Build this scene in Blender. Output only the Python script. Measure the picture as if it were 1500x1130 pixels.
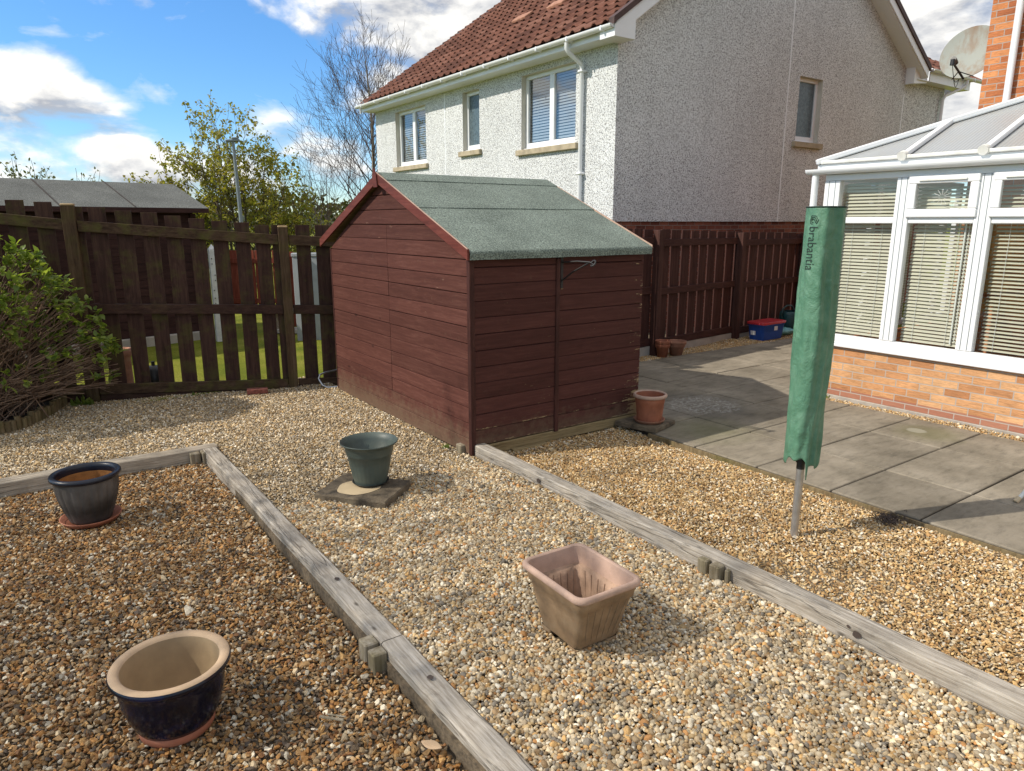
import bpy, bmesh, math, random
import numpy as np
from mathutils import Vector, Matrix, noise as mnoise
from math import radians as R_, sin, cos, pi

S = bpy.context.scene
for o in list(bpy.data.objects): bpy.data.objects.remove(o)

# ------------------------------------------------------------------ camera, sky, sun, exposure
cam = bpy.data.cameras.new("camera"); cam_o = bpy.data.objects.new("camera", cam)
S.collection.objects.link(cam_o); S.camera = cam_o
cam.sensor_fit = 'HORIZONTAL'; cam.sensor_width = 36; cam.lens = 1031/1500*36
cam.clip_start = .05; cam.clip_end = 5000
cam_o.location = (0, 0, 1.82); cam_o.rotation_euler = (R_(90-13.05), 0, R_(-35.2))

TO_SUN = Vector((-.933, .36, .87)).normalized()
ELEV = math.asin(TO_SUN.z); AZ = math.atan2(TO_SUN.x, TO_SUN.y)
sun = bpy.data.lights.new("sun", 'SUN'); sun.energy = 3.7; sun.angle = R_(.55); sun.color = (1, .93, .82)
sun_o = bpy.data.objects.new("sun", sun); S.collection.objects.link(sun_o)
sun_o.rotation_euler = TO_SUN.to_track_quat('Z', 'Y').to_euler(); sun_o.location = (-20, 8, 20)

W = bpy.data.worlds.new("World"); S.world = W; W.use_nodes = True
S.view_settings.view_transform = 'Standard'; S.view_settings.look = 'None'
S.view_settings.gamma = 1; S.view_settings.exposure = 0.34; S.view_settings.use_curve_mapping = False
S.render.engine = 'CYCLES'; S.cycles.use_denoising = True
S.cycles.max_bounces = 6; S.cycles.transparent_max_bounces = 12

class G:
    """small node graph builder"""
    def __init__(s, nt): s.nt = nt
    def n(s, typ, **kw):
        x = s.nt.nodes.new(typ)
        for k, v in kw.items(): setattr(x, k, v)
        return x
    def l(s, a, b): s.nt.links.new(a, b)
    def set(s, sock, v):
        if hasattr(v, 'is_linked') or isinstance(v, bpy.types.NodeSocket): s.l(v, sock)
        else: sock.default_value = v
    def math(s, op, a, b=0.0, clamp=False, c=None):
        x = s.n('ShaderNodeMath', operation=op); x.use_clamp = clamp
        s.set(x.inputs[0], a); s.set(x.inputs[1], b)
        if c is not None: s.set(x.inputs[2], c)
        return x.outputs[0]
    def vmath(s, op, a, b=(0, 0, 0), scale=None):
        x = s.n('ShaderNodeVectorMath', operation=op); s.set(x.inputs[0], a)
        if op == 'SCALE': s.set(x.inputs['Scale'], scale)
        else: s.set(x.inputs[1], b)
        return x.outputs['Value'] if op in ('DOT_PRODUCT', 'LENGTH', 'DISTANCE') else x.outputs[0]
    def mapping(s, vec, scale=(1, 1, 1), loc=(0, 0, 0), rot=(0, 0, 0)):
        x = s.n('ShaderNodeMapping'); s.l(vec, x.inputs[0]); x.inputs['Scale'].default_value = scale
        x.inputs['Location'].default_value = loc; x.inputs['Rotation'].default_value = rot
        return x.outputs[0]
    def noise(s, vec, scale=5, detail=4, rough=.55, dist=0.0):
        x = s.n('ShaderNodeTexNoise'); s.l(vec, x.inputs['Vector']); x.inputs['Scale'].default_value = scale
        x.inputs['Detail'].default_value = detail; x.inputs['Roughness'].default_value = rough
        x.inputs['Distortion'].default_value = dist
        return x.outputs['Fac']
    def ramp(s, fac, stops, interp='LINEAR'):
        x = s.n('ShaderNodeValToRGB'); x.color_ramp.interpolation = interp; s.l(fac, x.inputs[0])
        e = x.color_ramp.elements
        while len(e) < len(stops): e.new(.5)
        for el, (p, c) in zip(e, stops):
            el.position = p
            el.color = (c, c, c, 1) if isinstance(c, (int, float)) else (*c, 1)
        return x.outputs[0]
    def mix(s, fac, a, b, blend='MIX'):
        x = s.n('ShaderNodeMix', data_type='RGBA', blend_type=blend)
        s.set(x.inputs[0], fac)
        for i, v in ((6, a), (7, b)):
            s.set(x.inputs[i], (*v, 1) if isinstance(v, tuple) and len(v) == 3 else v)
        return x.outputs[2]
    def bump(s, h, strength=.3, dist=.01, normal=None):
        x = s.n('ShaderNodeBump'); s.l(h, x.inputs['Height']); x.inputs['Strength'].default_value = strength
        x.inputs['Distance'].default_value = dist
        if normal is not None: s.l(normal, x.inputs['Normal'])
        return x.outputs[0]

# --- sky: Nishita with cumulus clouds that stand at fixed directions
g = G(W.node_tree); W.node_tree.nodes.clear()
out = g.n('ShaderNodeOutputWorld'); bg = g.n('ShaderNodeBackground'); bg.inputs['Strength'].default_value = .125
sky = g.n('ShaderNodeTexSky', sky_type='NISHITA'); sky.sun_disc = False
sky.sun_elevation = ELEV; sky.sun_rotation = AZ
sky.air_density = 1.0; sky.dust_density = .0; sky.ozone_density = 3.0; sky.altitude = 100
tc = g.n('ShaderNodeTexCoord'); dirv = tc.outputs['Generated']
sep = g.n('ShaderNodeSeparateXYZ'); g.l(dirv, sep.inputs[0])
zc = g.math('MAXIMUM', sep.outputs[2], 0.0)
def cloud_density(vec):
    n1 = g.noise(g.mapping(vec, (7.5, 7.5, 15.0), (3.2, 1.4, .6)), 1.0, 11, .57, .25)
    acc = n1
    for (d, rad, amp) in CLOUDS:
        dv = Vector(d).normalized()
        diff = g.vmath('MULTIPLY', g.vmath('SUBTRACT', vec, tuple(dv)), (1, 1, 1.7))
        x = g.math('SUBTRACT', 1.0, g.math('DIVIDE', g.vmath('LENGTH', diff), rad), clamp=True)
        acc = g.math('ADD', acc, g.math('MULTIPLY', g.math('SMOOTH_MIN', x, .7, c=.4), amp))
    return acc
# (direction, angular size, how much): the visible cumulus, gaps of blue, and unseen clouds elsewhere, added as neutral bright fill
CLOUDS = [((.030, .988, .150), .085, .24), ((.100, .984, .135), .06, .20), ((.02, .997, .075), .09, .26), ((.128, .988, .083), .06, .30),
          ((.10, .993, .05), .12, .22), ((.24, .97, .045), .10, .12), ((.313, .942, .122), .075, .36), ((.37, .925, .085), .07, .26),
          ((.45, .86, .262), .16, .32), ((.60, .755, .275), .22, .34), ((.14, .958, .245), .11, .15), ((.185, .965, .165), .06, .13), ((.43, .885, .150), .10, .16),
          ((.89, .42, .19), .24, .36), ((.90, .38, .09), .18, .30), ((.17, .965, .205), .10, -.22), ((.27, .945, .175), .12, -.24), ((.05, .975, .205), .09, -.12), ((.33, .93, .20), .09, -.15),
          ((.75, .45, .50), .50, .30), ((.1, .6, .8), .6, .16), ((-.7, .5, .3), .5, .2), ((-.8, -.3, .4), .8, .30), ((.3, -.8, .4), .9, .40), ((.95, -.3, .3), .6, .36), ((0, -.2, .98), .95, .36), ((-.6, .3, .75), .7, .34)]
dens = cloud_density(dirv)
dens2 = cloud_density(g.vmath('ADD', dirv, (-.010, .004, .020)))
mask = g.ramp(dens, [(.50, 0.0), (.58, .30), (.66, .85), (.74, 1.0)])
lit = g.math('ADD', g.math('MULTIPLY', g.math('SUBTRACT', dens, dens2), 6.5), .60, clamp=True)
thick = g.ramp(dens, [(.66, 0.0), (.95, 1.0)])
ccol = g.mix(lit, (3.1, 3.25, 3.6), (7.6, 7.4, 7.0))
ccol = g.mix(g.math('MULTIPLY', thick, .45), ccol, (4.2, 4.35, 4.6))
hsv = g.n('ShaderNodeHueSaturation'); hsv.inputs['Saturation'].default_value = 1.22; hsv.inputs['Value'].default_value = 1.25
g.l(sky.outputs[0], hsv.inputs['Color'])
above = g.ramp(sep.outputs[2], [(.0, 0.0), (.03, 1.0)])
fac = g.math('MULTIPLY', mask, above)
clear = g.mix(1.0, hsv.outputs[0], g.ramp(sep.outputs[2], [(0, (.60, .70, .84)), (.12, (.62, .76, .90)), (.35, (.85, .92, 1.0)), (.7, (1, 1, 1))]), 'MULTIPLY')
g.l(g.mix(fac, clear, ccol), bg.inputs['Color'])
g.l(bg.outputs[0], out.inputs[0])

# ------------------------------------------------------------------ mesh helpers
class MB:
    def __init__(s): s.v = []; s.f = []; s.sm = []; s.mi = []
    def add(s, vs, fs, smooth=False, mi=0):
        k = len(s.v); s.v += [tuple(map(float, p)) for p in vs]
        for f in fs: s.f.append([i+k for i in f]); s.sm.append(smooth); s.mi.append(mi)
        return s
    def box(s, x0, x1, y0, y1, z0, z1, mi=0):
        vs = [(x, y, z) for z in (z0, z1) for y in (y0, y1) for x in (x0, x1)]
        return s.add(vs, [(0, 2, 3, 1), (4, 5, 7, 6), (0, 1, 5, 4), (2, 6, 7, 3), (0, 4, 6, 2), (1, 3, 7, 5)], mi=mi)
    def frame_box(s, o, u, v, w, mi=0):
        """box from corner o along three edge vectors"""
        o, u, v, w = map(Vector, (o, u, v, w))
        vs = [o, o+u, o+v, o+u+v, o+w, o+u+w, o+v+w, o+u+v+w]
        fs = [(0, 2, 3, 1), (4, 5, 7, 6), (0, 1, 5, 4), (2, 6, 7, 3), (0, 4, 6, 2), (1, 3, 7, 5)]
        if u.cross(v).dot(w) < 0: fs = [tuple(reversed(f)) for f in fs]
        return s.add(vs, fs, mi=mi)
    def tube(s, pts, rad, n=10, caps=True, smooth=True, mi=0, xs=None):
        pts = [Vector(p) for p in pts]
        if not hasattr(rad, '__len__'): rad = [rad]*len(pts)
        rings = []; t0 = None; a = None
        for i, p in enumerate(pts):
            t = (pts[min(i+1, len(pts)-1)] - pts[max(i-1, 0)])
            t = t.normalized() if t.length > 1e-9 else Vector((0, 0, 1))
            if a is None:
                a = t.orthogonal().normalized()
            else:
                a = (a - t*a.dot(t)); a = a.normalized() if a.length > 1e-6 else t.orthogonal().normalized()
            b = t.cross(a)
            rings.append([p + (a*cos(2*pi*k/n) + b*sin(2*pi*k/n))*rad[i] for k in range(n)])
        vs = [q for r in rings for q in r]; fs = []
        for i in range(len(pts)-1):
            for k in range(n):
                fs.append((i*n+k, i*n+(k+1) % n, (i+1)*n+(k+1) % n, (i+1)*n+k))
        s.add(vs, fs, smooth, mi)
        if caps: s.add(rings[0], [tuple(reversed(range(n)))], False, mi); s.add(rings[-1], [tuple(range(n))], False, mi)
        return s
    def lathe(s, c, prof, n=48, smooth=True, mi=0, fn=None, closed=False):
        """profile of (r,z) turned about the vertical through c; fn(theta,r,z)->r"""
        vs = []; m = len(prof)
        for (r, z) in prof:
            for k in range(n):
                t = 2*pi*k/n; rr = fn(t, r, z) if fn else r
                vs.append((c[0]+rr*cos(t), c[1]+rr*sin(t), c[2]+z))
        fs = []
        for i in range(m-1):
            for k in range(n): fs.append((i*n+k, i*n+(k+1) % n, (i+1)*n+(k+1) % n, (i+1)*n+k))
        s.add(vs, fs, smooth, mi)
        return s
    def poly(s, pts, mi=0, smooth=False): return s.add(pts, [tuple(range(len(pts)))], smooth, mi)

ORG = {}
def link(o): S.collection.objects.link(o); return o
def tag(o, label, cat=None, group=None):
    o['label'] = label
    if cat: o['category'] = cat
    if group: o['group'] = group
    return o
def thing(name, label, cat, loc=(0, 0, 0), group=None):
    o = link(bpy.data.objects.new(name, None)); o.location = loc; o.empty_display_size = .1
    ORG[o] = Vector(loc); return tag(o, label, cat, group)
def obj(name, mb, m, parent=None, bevel=0, label=None, loc=None, weld=False, segs=1):
    base = ORG.get(parent, Vector((0, 0, 0))) if parent else Vector(loc or (0, 0, 0))
    me = bpy.data.meshes.new(name)
    v = np.array(mb.v, dtype=float)-np.array(base)
    me.from_pydata(v.tolist(), [], mb.f)
    me.polygons.foreach_set('use_smooth', mb.sm)
    ms = m if isinstance(m, (list, tuple)) else [m]
    for q in ms: me.materials.append(q)
    if len(ms) > 1: me.polygons.foreach_set('material_index', mb.mi)
    me.update()
    o = link(bpy.data.objects.new(name, me)); ORG[o] = Vector(base)
    if parent: o.parent = parent
    else: o.location = base
    if weld:
        w = o.modifiers.new('weld', 'WELD'); w.merge_threshold = .0005
    if bevel:
        b = o.modifiers.new('bevel', 'BEVEL'); b.width = bevel; b.segments = segs; b.limit_method = 'ANGLE'; b.angle_limit = R_(40)
        b.harden_normals = False
    if label: o['label'] = label
    return o
def solo(name, mb, m, label, cat, loc=(0, 0, 0), group=None, **kw):
    return tag(obj(name, mb, m, None, loc=loc, **kw), label, cat, group)
def struct(name, mb, m, **kw):
    o = obj(name, mb, m, **kw); o['kind'] = 'structure'; return o

# ------------------------------------------------------------------ materials
def new_mat(name):
    m = bpy.data.materials.new(name); m.use_nodes = True; nt = m.node_tree; g = G(nt)
    b = nt.nodes['Principled BSDF']; return m, g, b
def coords(g): return g.n('ShaderNodeTexCoord').outputs['Object']
def wpos(g): return g.n('ShaderNodeNewGeometry').outputs['Position']
def simple(name, col, rough=.5, var=.12, scale=8, bump=.0, bscale=60, metal=0, spec=.5, coat=0, col2=None):
    m, g, b = new_mat(name); p = wpos(g)
    f = g.noise(p, scale, 5)
    dark = tuple(c*(1-var*2) for c in col); lite = tuple(min(1, c*(1+var)) for c in col)
    c = g.ramp(f, [(.3, dark), (.55, col), (.75, col2 or lite)])
    g.l(c, b.inputs['Base Color']); b.inputs['Roughness'].default_value = rough
    b.inputs['Metallic'].default_value = metal; b.inputs['Specular IOR Level'].default_value = spec
    b.inputs['Coat Weight'].default_value = coat
    rr = g.math('ADD', g.math('MULTIPLY', g.noise(p, scale*3, 3), .2), rough-.1, clamp=True); g.l(rr, b.inputs['Roughness'])
    if bump: g.l(g.bump(g.noise(p, bscale, 4), bump, .01), b.inputs['Normal'])
    return m
def wood(name, cols, axis, rough=.8, knots=.5, moss=0, grain=26, bump=.35, worn=None, fine=1.0, spread=.14, kdens=1.0, knorm=None, spec=.16):
    """grain runs along the axis; cols = dark, mid, light"""
    m, g, b = new_mat(name); p = wpos(g)
    sc = [grain, grain, grain]; sc[axis] = grain*.045
    q = g.mapping(p, tuple(sc)); wob = g.noise(p, 2.2, 3)
    qq = g.vmath('ADD', q, g.vmath('SCALE', (1, 1, 1), scale=g.math('MULTIPLY', wob, 2.4)))
    n1 = g.noise(qq, 1.0, 7, .65); n2 = g.noise(q, 4.0*fine, 4, .6); big = g.noise(p, 1.3, 3)
    f = g.math('ADD', g.math('MULTIPLY', n1, .6), g.math('ADD', g.math('MULTIPLY', n2, .25), g.math('MULTIPLY', big, .15)))
    c = g.ramp(f, [(.5-spread, cols[0]), (.5, cols[1]), (.5+spread, cols[2])])
    if worn:
        wm = g.ramp(g.noise(g.mapping(p, tuple(3 if i == axis else 26 for i in range(3))), 1.0, 6, .7), [(.67, 0.0), (.72, 1.0)])
        c = g.mix(wm, c, worn)
    if moss:
        mm = g.ramp(g.noise(p, 5.5, 5, .65), [(.48, 0.0), (.66, moss)])
        c = g.mix(mm, c, (.085, .085, .018))
    isl = g.n('ShaderNodeNewGeometry').outputs['Random Per Island']
    c = g.mix(1.0, c, g.ramp(isl, [(0, .82), (1, 1.16)]), 'MULTIPLY')
    if knots:
        ks = [7*kdens]*3; ks[axis] = 3.2*kdens
        if knorm is not None: ks[knorm] = .02
        v = g.n('ShaderNodeTexVoronoi'); v.inputs['Scale'].default_value = 1.0; v.inputs['Randomness'].default_value = 1
        g.l(g.mapping(p, tuple(ks), (3.1, 1.7, .4)), v.inputs['Vector'])
        c = g.mix(g.ramp(v.outputs['Distance'], [(.03, knots), (.085, 0.0)]), c, tuple(x*.3 for x in cols[0]))
    if 'timber' in name and 'weathered' in name:
        cs_ = [9.0]*3; cs_[axis] = .55
        cr = g.math('ABSOLUTE', g.math('SUBTRACT', g.noise(g.mapping(p, tuple(cs_)), 1.0, 4, .55, .3), .5))
        ck = g.ramp(cr, [(0, .50), (.004, .62), (.010, 1.0)]); c = g.mix(1.0, c, ck, 'MULTIPLY'); f = g.math('ADD', f, ck)
        cr2 = g.ramp(g.noise(p, 9, 5, .7), [(.55, 1.0), (.72, .72)]); c = g.mix(1.0, c, cr2, 'MULTIPLY')
    g.l(c, b.inputs['Base Color']); b.inputs['Roughness'].default_value = rough; b.inputs['Specular IOR Level'].default_value = spec
    g.l(g.bump(f, bump, .006), b.inputs['Normal']); return m
def brick(name, axis, cols, mortar, bw=.225, rh=.075, streak=True, off=0.0, red_below=None):
    m, g, b = new_mat(name); p = wpos(g)
    sp = g.n('ShaderNodeSeparateXYZ'); g.l(p, sp.inputs[0]); cb = g.n('ShaderNodeCombineXYZ')
    g.l(sp.outputs[1 if axis == 'X' else 0], cb.inputs[0]); g.l(g.math('ADD', sp.outputs[2], off), cb.inputs[1])
    t = g.n('ShaderNodeTexBrick'); g.l(cb.outputs[0], t.inputs['Vector'])
    t.inputs['Scale'].default_value = 1; t.inputs['Brick Width'].default_value = bw; t.inputs['Row Height'].default_value = rh
    t.inputs['Mortar Size'].default_value = .0055; t.inputs['Mortar Smooth'].default_value = .15; t.inputs['Bias'].default_value = 0
    t.inputs['Color1'].default_value = (0, 0, 0, 1); t.inputs['Color2'].default_value = (1, 1, 1, 1); t.inputs['Mortar'].default_value = (0, 0, 0, 1)
    c = g.ramp(t.outputs['Color'], [(0, cols[0]), (.45, cols[1]), (.8, cols[2]), (1, cols[1])])
    sv = (6, 6, 60) if True else None
    st = g.noise(g.mapping(p, sv), 1.6, 5, .7, 1.2)
    if streak: c = g.mix(1.0, c, g.ramp(st, [(.32, .62), (.5, 1.0), (.68, 1.25)]), 'MULTIPLY')
    c = g.mix(1.0, c, g.ramp(g.noise(p, 3.5, 3), [(.3, .85), (.7, 1.12)]), 'MULTIPLY')
    if red_below is not None:
        lo = g.math('LESS_THAN', sp.outputs[2], red_below[0]); c = g.mix(lo, c, g.mix(.75, c, red_below[1]))
    c = g.mix(t.outputs['Fac'], c, mortar)
    g.l(c, b.inputs['Base Color']); b.inputs['Roughness'].default_value = .85; b.inputs['Specular IOR Level'].default_value = .25
    h = g.math('ADD', g.math('MULTIPLY', t.outputs['Fac'], -1.0), g.math('MULTIPLY', st, .5))
    g.l(g.bump(h, .5, .006), b.inputs['Normal']); return m
def harl(name):
    m, g, b = new_mat(name); p = wpos(g)
    n = g.noise(p, 52, 2, .6); v = g.n('ShaderNodeTexVoronoi'); g.l(p, v.inputs['Vector']); v.inputs['Scale'].default_value = 55
    sp = g.ramp(n, [(.33, (.12, .12, .122)), (.44, (.44, .44, .435)), (.51, (.70, .715, .71)), (.7, (.76, .775, .77))])
    c = g.mix(1.0, sp, g.ramp(g.noise(p, .7, 3), [(.3, .90), (.7, 1.04)]), 'MULTIPLY')
    rain = g.noise(g.mapping(p, (3.2, 3.2, .16)), 1.0, 5, .6); c = g.mix(1.0, c, g.ramp(rain, [(.34, .94), (.5, 1.0), (.7, 1.01)]), 'MULTIPLY')
    g.l(c, b.inputs['Base Color']); b.inputs['Roughness'].default_value = .9; b.inputs['Specular IOR Level'].default_value = .2
    h = g.math('ADD', n, g.math('MULTIPLY', v.outputs['Distance'], .5))
    g.l(g.bump(h, .45, .01), b.inputs['Normal']); return m
def glass(name, tint=(.9, .95, .95), refl=.10, see=1.0):
    m = bpy.data.materials.new(name); m.use_nodes = True; g = G(m.node_tree); m.node_tree.nodes.clear()
    o = g.n('ShaderNodeOutputMaterial'); t = g.n('ShaderNodeBsdfTransparent'); t.inputs[0].default_value = (*[x*see for x in tint], 1)
    gl = g.n('ShaderNodeBsdfGlossy'); gl.inputs['Roughness'].default_value = .02
    ge_ = g.n('ShaderNodeNewGeometry'); cosv = g.math('ABSOLUTE', g.vmath('DOT_PRODUCT', ge_.outputs['Normal'], ge_.outputs['Incoming']))
    sch = g.math('ADD', g.math('MULTIPLY', g.math('POWER', g.math('SUBTRACT', 1.0, cosv, clamp=True), 5.0), .9), refl, clamp=True)
    mx = g.n('ShaderNodeMixShader'); g.l(sch, mx.inputs[0])
    g.l(t.outputs[0], mx.inputs[1]); g.l(gl.outputs[0], mx.inputs[2]); g.l(mx.outputs[0], o.inputs[0]); return m
def leafmat(name, cols, rough=.45, trans=.25):
    m, g, b = new_mat(name); isl = g.n('ShaderNodeNewGeometry').outputs['Random Per Island']
    k = len(cols); c = g.ramp(isl, [(i/(k-1), q) for i, q in enumerate(cols)])
    g.l(c, b.inputs['Base Color']); b.inputs['Roughness'].default_value = rough; b.inputs['Specular IOR Level'].default_value = .35
    tr = g.n('ShaderNodeBsdfTranslucent'); g.l(g.mix(1.0, c, (1.5, 1.5, .7), 'MULTIPLY'), tr.inputs[0])
    mx = g.n('ShaderNodeMixShader'); mx.inputs[0].default_value = trans
    o = m.node_tree.nodes['Material Output']
    g.l(b.outputs[0], mx.inputs[1]); g.l(tr.outputs[0], mx.inputs[2]); g.l(mx.outputs[0], o.inputs[0]); return m
def stonemat(name, cols, tint=(1, 1, 1)):
    m, g, b = new_mat(name); r = g.n('ShaderNodeObjectInfo').outputs['Random']
    k = len(cols); c = g.ramp(r, [(i/k, q) for i, q in enumerate(cols)], 'CONSTANT')
    oc = g.n('ShaderNodeTexCoord').outputs['Object']
    off = g.vmath('ADD', oc, g.vmath('SCALE', (7, 3, 5), scale=g.math('MULTIPLY', r, 37.0)))
    r2 = g.math('FRACT', g.math('MULTIPLY', r, 91.7))
    c = g.mix(1.0, c, g.ramp(r2, [(0, .66), (.5, .98), (1, 1.28)]), 'MULTIPLY')
    c = g.mix(1.0, c, tint, 'MULTIPLY')
    c = g.mix(1.0, c, g.ramp(g.noise(off, 1.8, 4, .65), [(.3, .72), (.5, 1.0), (.72, 1.18)]), 'MULTIPLY')
    g.l(c, b.inputs['Base Color']); b.inputs['Roughness'].default_value = .72; b.inputs['Specular IOR Level'].default_value = .35
    g.l(g.bump(g.noise(off, 5, 3), .25, .15), b.inputs['Normal']); return m

M = {}
M['harl'] = harl('harl')
M['reveal'] = simple('painted_reveal', (.62, .58, .50), .8, .05, 4, .1)
M['upvc'] = simple('white_upvc', (.80, .81, .82), .32, .02, 3)
M['upvc_dirty'] = simple('weathered_white_trim', (.74, .73, .68), .45, .10, 7, col2=(.80, .80, .77))
M['stone_sill'] = simple('stone_sill', (.42, .35, .24), .85, .14, 9, .3, 70)
M['house_brick_f'] = brick('dark_red_brick_front', 'X', ((.10, .035, .025), (.17, .06, .04), (.24, .09, .055)), (.20, .17, .15), off=-.045)
M['house_brick_g'] = brick('dark_red_brick_gable', 'Y', ((.11, .035, .024), (.19, .060, .038), (.28, .10, .06)), (.22, .18, .15), off=-.045)
M['orange_brick'] = brick('orange_rustic_brick', 'X', ((.42, .19, .085), (.56, .29, .135), (.64, .37, .19)), (.42, .36, .31), red_below=(.095, (.32, .13, .10)))
M['orange_brick_up'] = brick('orange_rustic_brick_wall', 'X', ((.36, .12, .05), (.50, .185, .07), (.58, .25, .105)), (.38, .32, .28))
M['orange_brick_side'] = brick('orange_rustic_brick_end', 'Y', ((.42, .13, .045), (.58, .20, .065), (.66, .27, .10)), (.40, .33, .28))
M['concrete'] = simple('pale_concrete', (.40, .36, .31), .9, .12, 6, .3, 80)
M['verge'] = simple('dark_verge_tile', (.075, .04, .035), .7, .15, 6, .15)
M['glass_blue'] = glass('house_window_glass', (.86, .90, .92), .20, .9)
M['glass'] = glass('conservatory_glass', (.95, .96, .95), .07, .97)
M['blind_blue'] = simple('grey_blue_blind', (.46, .49, .52), .6, .04, 3)
M['obscure'] = simple('obscured_glass', (.10, .14, .16), .25, .2, 20, .3, 120)
M['blind_cream'] = simple('cream_blind', (.54, .53, .42), .6, .05, 4)
M['cord'] = simple('white_cord', (.75, .78, .74), .6, .02)
M['dark'] = simple('dark_interior', (.045, .035, .03), .9, .1, 3)
M['inner_brick'] = brick('inner_brick', 'X', ((.25, .10, .05), (.36, .16, .07), (.42, .2, .09)), (.3, .26, .22))
M['inner_floor'] = simple('conservatory_floor', (.25, .17, .10), .5, .1, 3)
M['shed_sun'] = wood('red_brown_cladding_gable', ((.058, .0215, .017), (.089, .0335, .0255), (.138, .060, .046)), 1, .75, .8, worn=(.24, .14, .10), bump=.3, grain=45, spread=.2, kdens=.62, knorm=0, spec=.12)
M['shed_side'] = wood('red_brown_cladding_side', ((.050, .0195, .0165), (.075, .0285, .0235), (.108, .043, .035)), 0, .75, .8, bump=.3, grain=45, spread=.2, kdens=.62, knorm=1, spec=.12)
M['shed_trim'] = wood('red_brown_trim', ((.030, .012, .010), (.050, .019, .0155), (.08, .032, .026)), 2, .6, .2, worn=(.26, .16, .11))
M['shed_barge'] = wood('red_brown_bargeboard', ((.070, .020, .015), (.115, .031, .023), (.150, .045, .033)), 1, .6, .2, worn=(.26, .12, .09))
M['bearer'] = wood('raw_bearer_timber', ((.12, .085, .04), (.22, .165, .085), (.32, .25, .14)), 0, .85, .3)
M['fence_v'] = wood('dark_brown_fence_board', ((.026, .0125, .0095), (.047, .0235, .0180), (.075, .040, .028)), 2, .75, .2, moss=.4, bump=.3)
M['fence_h'] = wood('mossy_dark_fence_rail', ((.030, .016, .010), (.062, .037, .022), (.105, .064, .040)), 0, .8, .2, moss=.6, bump=.35)
M['fence_dark_h'] = wood('dark_fence_rail', ((.026, .0125, .0095), (.047, .024, .0180), (.075, .041, .028)), 0, .75, .2, moss=.15)
M['fence_post'] = wood('weathered_fence_post', ((.04, .023, .014), (.075, .047, .026), (.125, .080, .050)), 2, .8, .2, moss=.25)
M['post_top'] = wood('bare_post_top', ((.28, .19, .10), (.42, .30, .17), (.5, .38, .22)), 0, .85, 0)
M['fence_v2'] = wood('brown_fence_board', ((.030, .0120, .0100), (.052, .0215, .0175), (.078, .034, .027)), 2, .7, .2, bump=.3)
M['fence_h2'] = wood('brown_fence_rail', ((.030, .0120, .0100), (.054, .0225, .018), (.08, .036, .028)), 0, .7, .2, bump=.3)
M['fence_post2'] = wood('red_brown_fence_post', ((.040, .017, .014), (.062, .028, .022), (.09, .042, .033)), 2, .7, .2)
M['sleeper_y'] = wood('weathered_grey_timber', ((.19, .155, .12), (.36, .32, .265), (.52, .475, .415)), 1, .85, .75, grain=85, bump=.7)
M['sleeper_x'] = wood('weathered_grey_cross_timber', ((.19, .15, .11), (.35, .30, .235), (.49, .43, .35)), 0, .85, .5, grain=85, bump=.7)
M['peg'] = wood('weathered_peg', ((.12, .095, .06), (.22, .185, .13), (.34, .30, .24)), 2, .85, 0, moss=.3, bump=.6)
M['log'] = wood('log_edging_wood', ((.10, .07, .035), (.19, .14, .075), (.27, .21, .12)), 2, .85, 0, moss=.5)
M['gravel_bed'] = simple('gritty_soil', (.16, .12, .075), .95, .3, 40, .6, 150)
M['soil'] = simple('dark_soil', (.03, .022, .016), .95, .3, 20, .8, 80)
M['terracotta'] = simple('terracotta_clay', (.33, .115, .06), .72, .14, 9, .08, 90, col2=(.40, .17, .10))
M['terracotta_pale'] = simple('weathered_terracotta', (.36, .17, .105), .8, .18, 10, .1, 90, col2=(.42, .26, .18))
M['rim_pink'] = simple('faded_pink_rim', (.46, .31, .235), .8, .10, 14, .15, 120)
M['planter_out'] = simple('faded_brown_planter', (.29, .19, .105), .8, .22, 9, .15, 110, col2=(.36, .26, .16))
M['planter_in'] = simple('faded_pink_planter', (.40, .265, .185), .85, .18, 16, .2, 120)
M['navy'] = simple('navy_glaze', (.0045, .006, .018), .22, .3, 14, .04, 40, coat=.15, spec=.3, col2=(.010, .014, .055))
M['navy_rim'] = simple('navy_rim_glaze', (.010, .012, .022), .35, .2, 12, coat=.15, spec=.4)
M['grey_glaze'] = simple('dark_grey_glaze', (.088, .077, .068), .6, .35, 5, .06, 60, spec=.25, col2=(.15, .132, .118))
M['cream_clay'] = simple('cream_clay', (.50, .35, .215), .7, .08, 10, .05, 80)
M['cream_clay_in'] = simple('cream_clay_inside', (.40, .29, .165), .75, .12, 7, .05, 80)
M['orange_soil'] = simple('orange_inside', (.36, .16, .045), .9, .15, 20, .3, 100)
M['green_plastic'] = simple('green_plastic', (.072, .092, .078), .5, .10, 8, .02, 60, col2=(.08, .105, .088))
M['green_saucer'] = simple('dark_green_saucer', (.012, .017, .015), .5, .1)
M['mossy_slab'] = simple('mossy_brown_slab', (.13, .10, .065), .95, .35, 12, .7, 90, col2=(.19, .155, .10))
M['pale_patch'] = simple('bare_pale_concrete', (.50, .39, .24), .9, .06, 8, .1)
M['alu'] = simple('dull_aluminium', (.50, .49, .47), .42, .12, 14, .05, 120, metal=.8)
M['steel'] = simple('grey_steel', (.45, .47, .49), .35, .05, 10, metal=.9)
M['black'] = simple('black_plastic', (.012, .012, .013), .45, .1)
M['iron'] = simple('black_iron', (.014, .013, .013), .55, .1)
M['ink'] = simple('dark_print', (.012, .03, .022), .7, .05)
M['blue_box'] = simple('blue_plastic', (.012, .075, .36), .4, .05, 6)
M['red_lid'] = simple('red_plastic', (.42, .022, .03), .4, .08, 6)
M['sticker'] = simple('white_sticker', (.7, .7, .72), .6, .05, 30)
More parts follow.
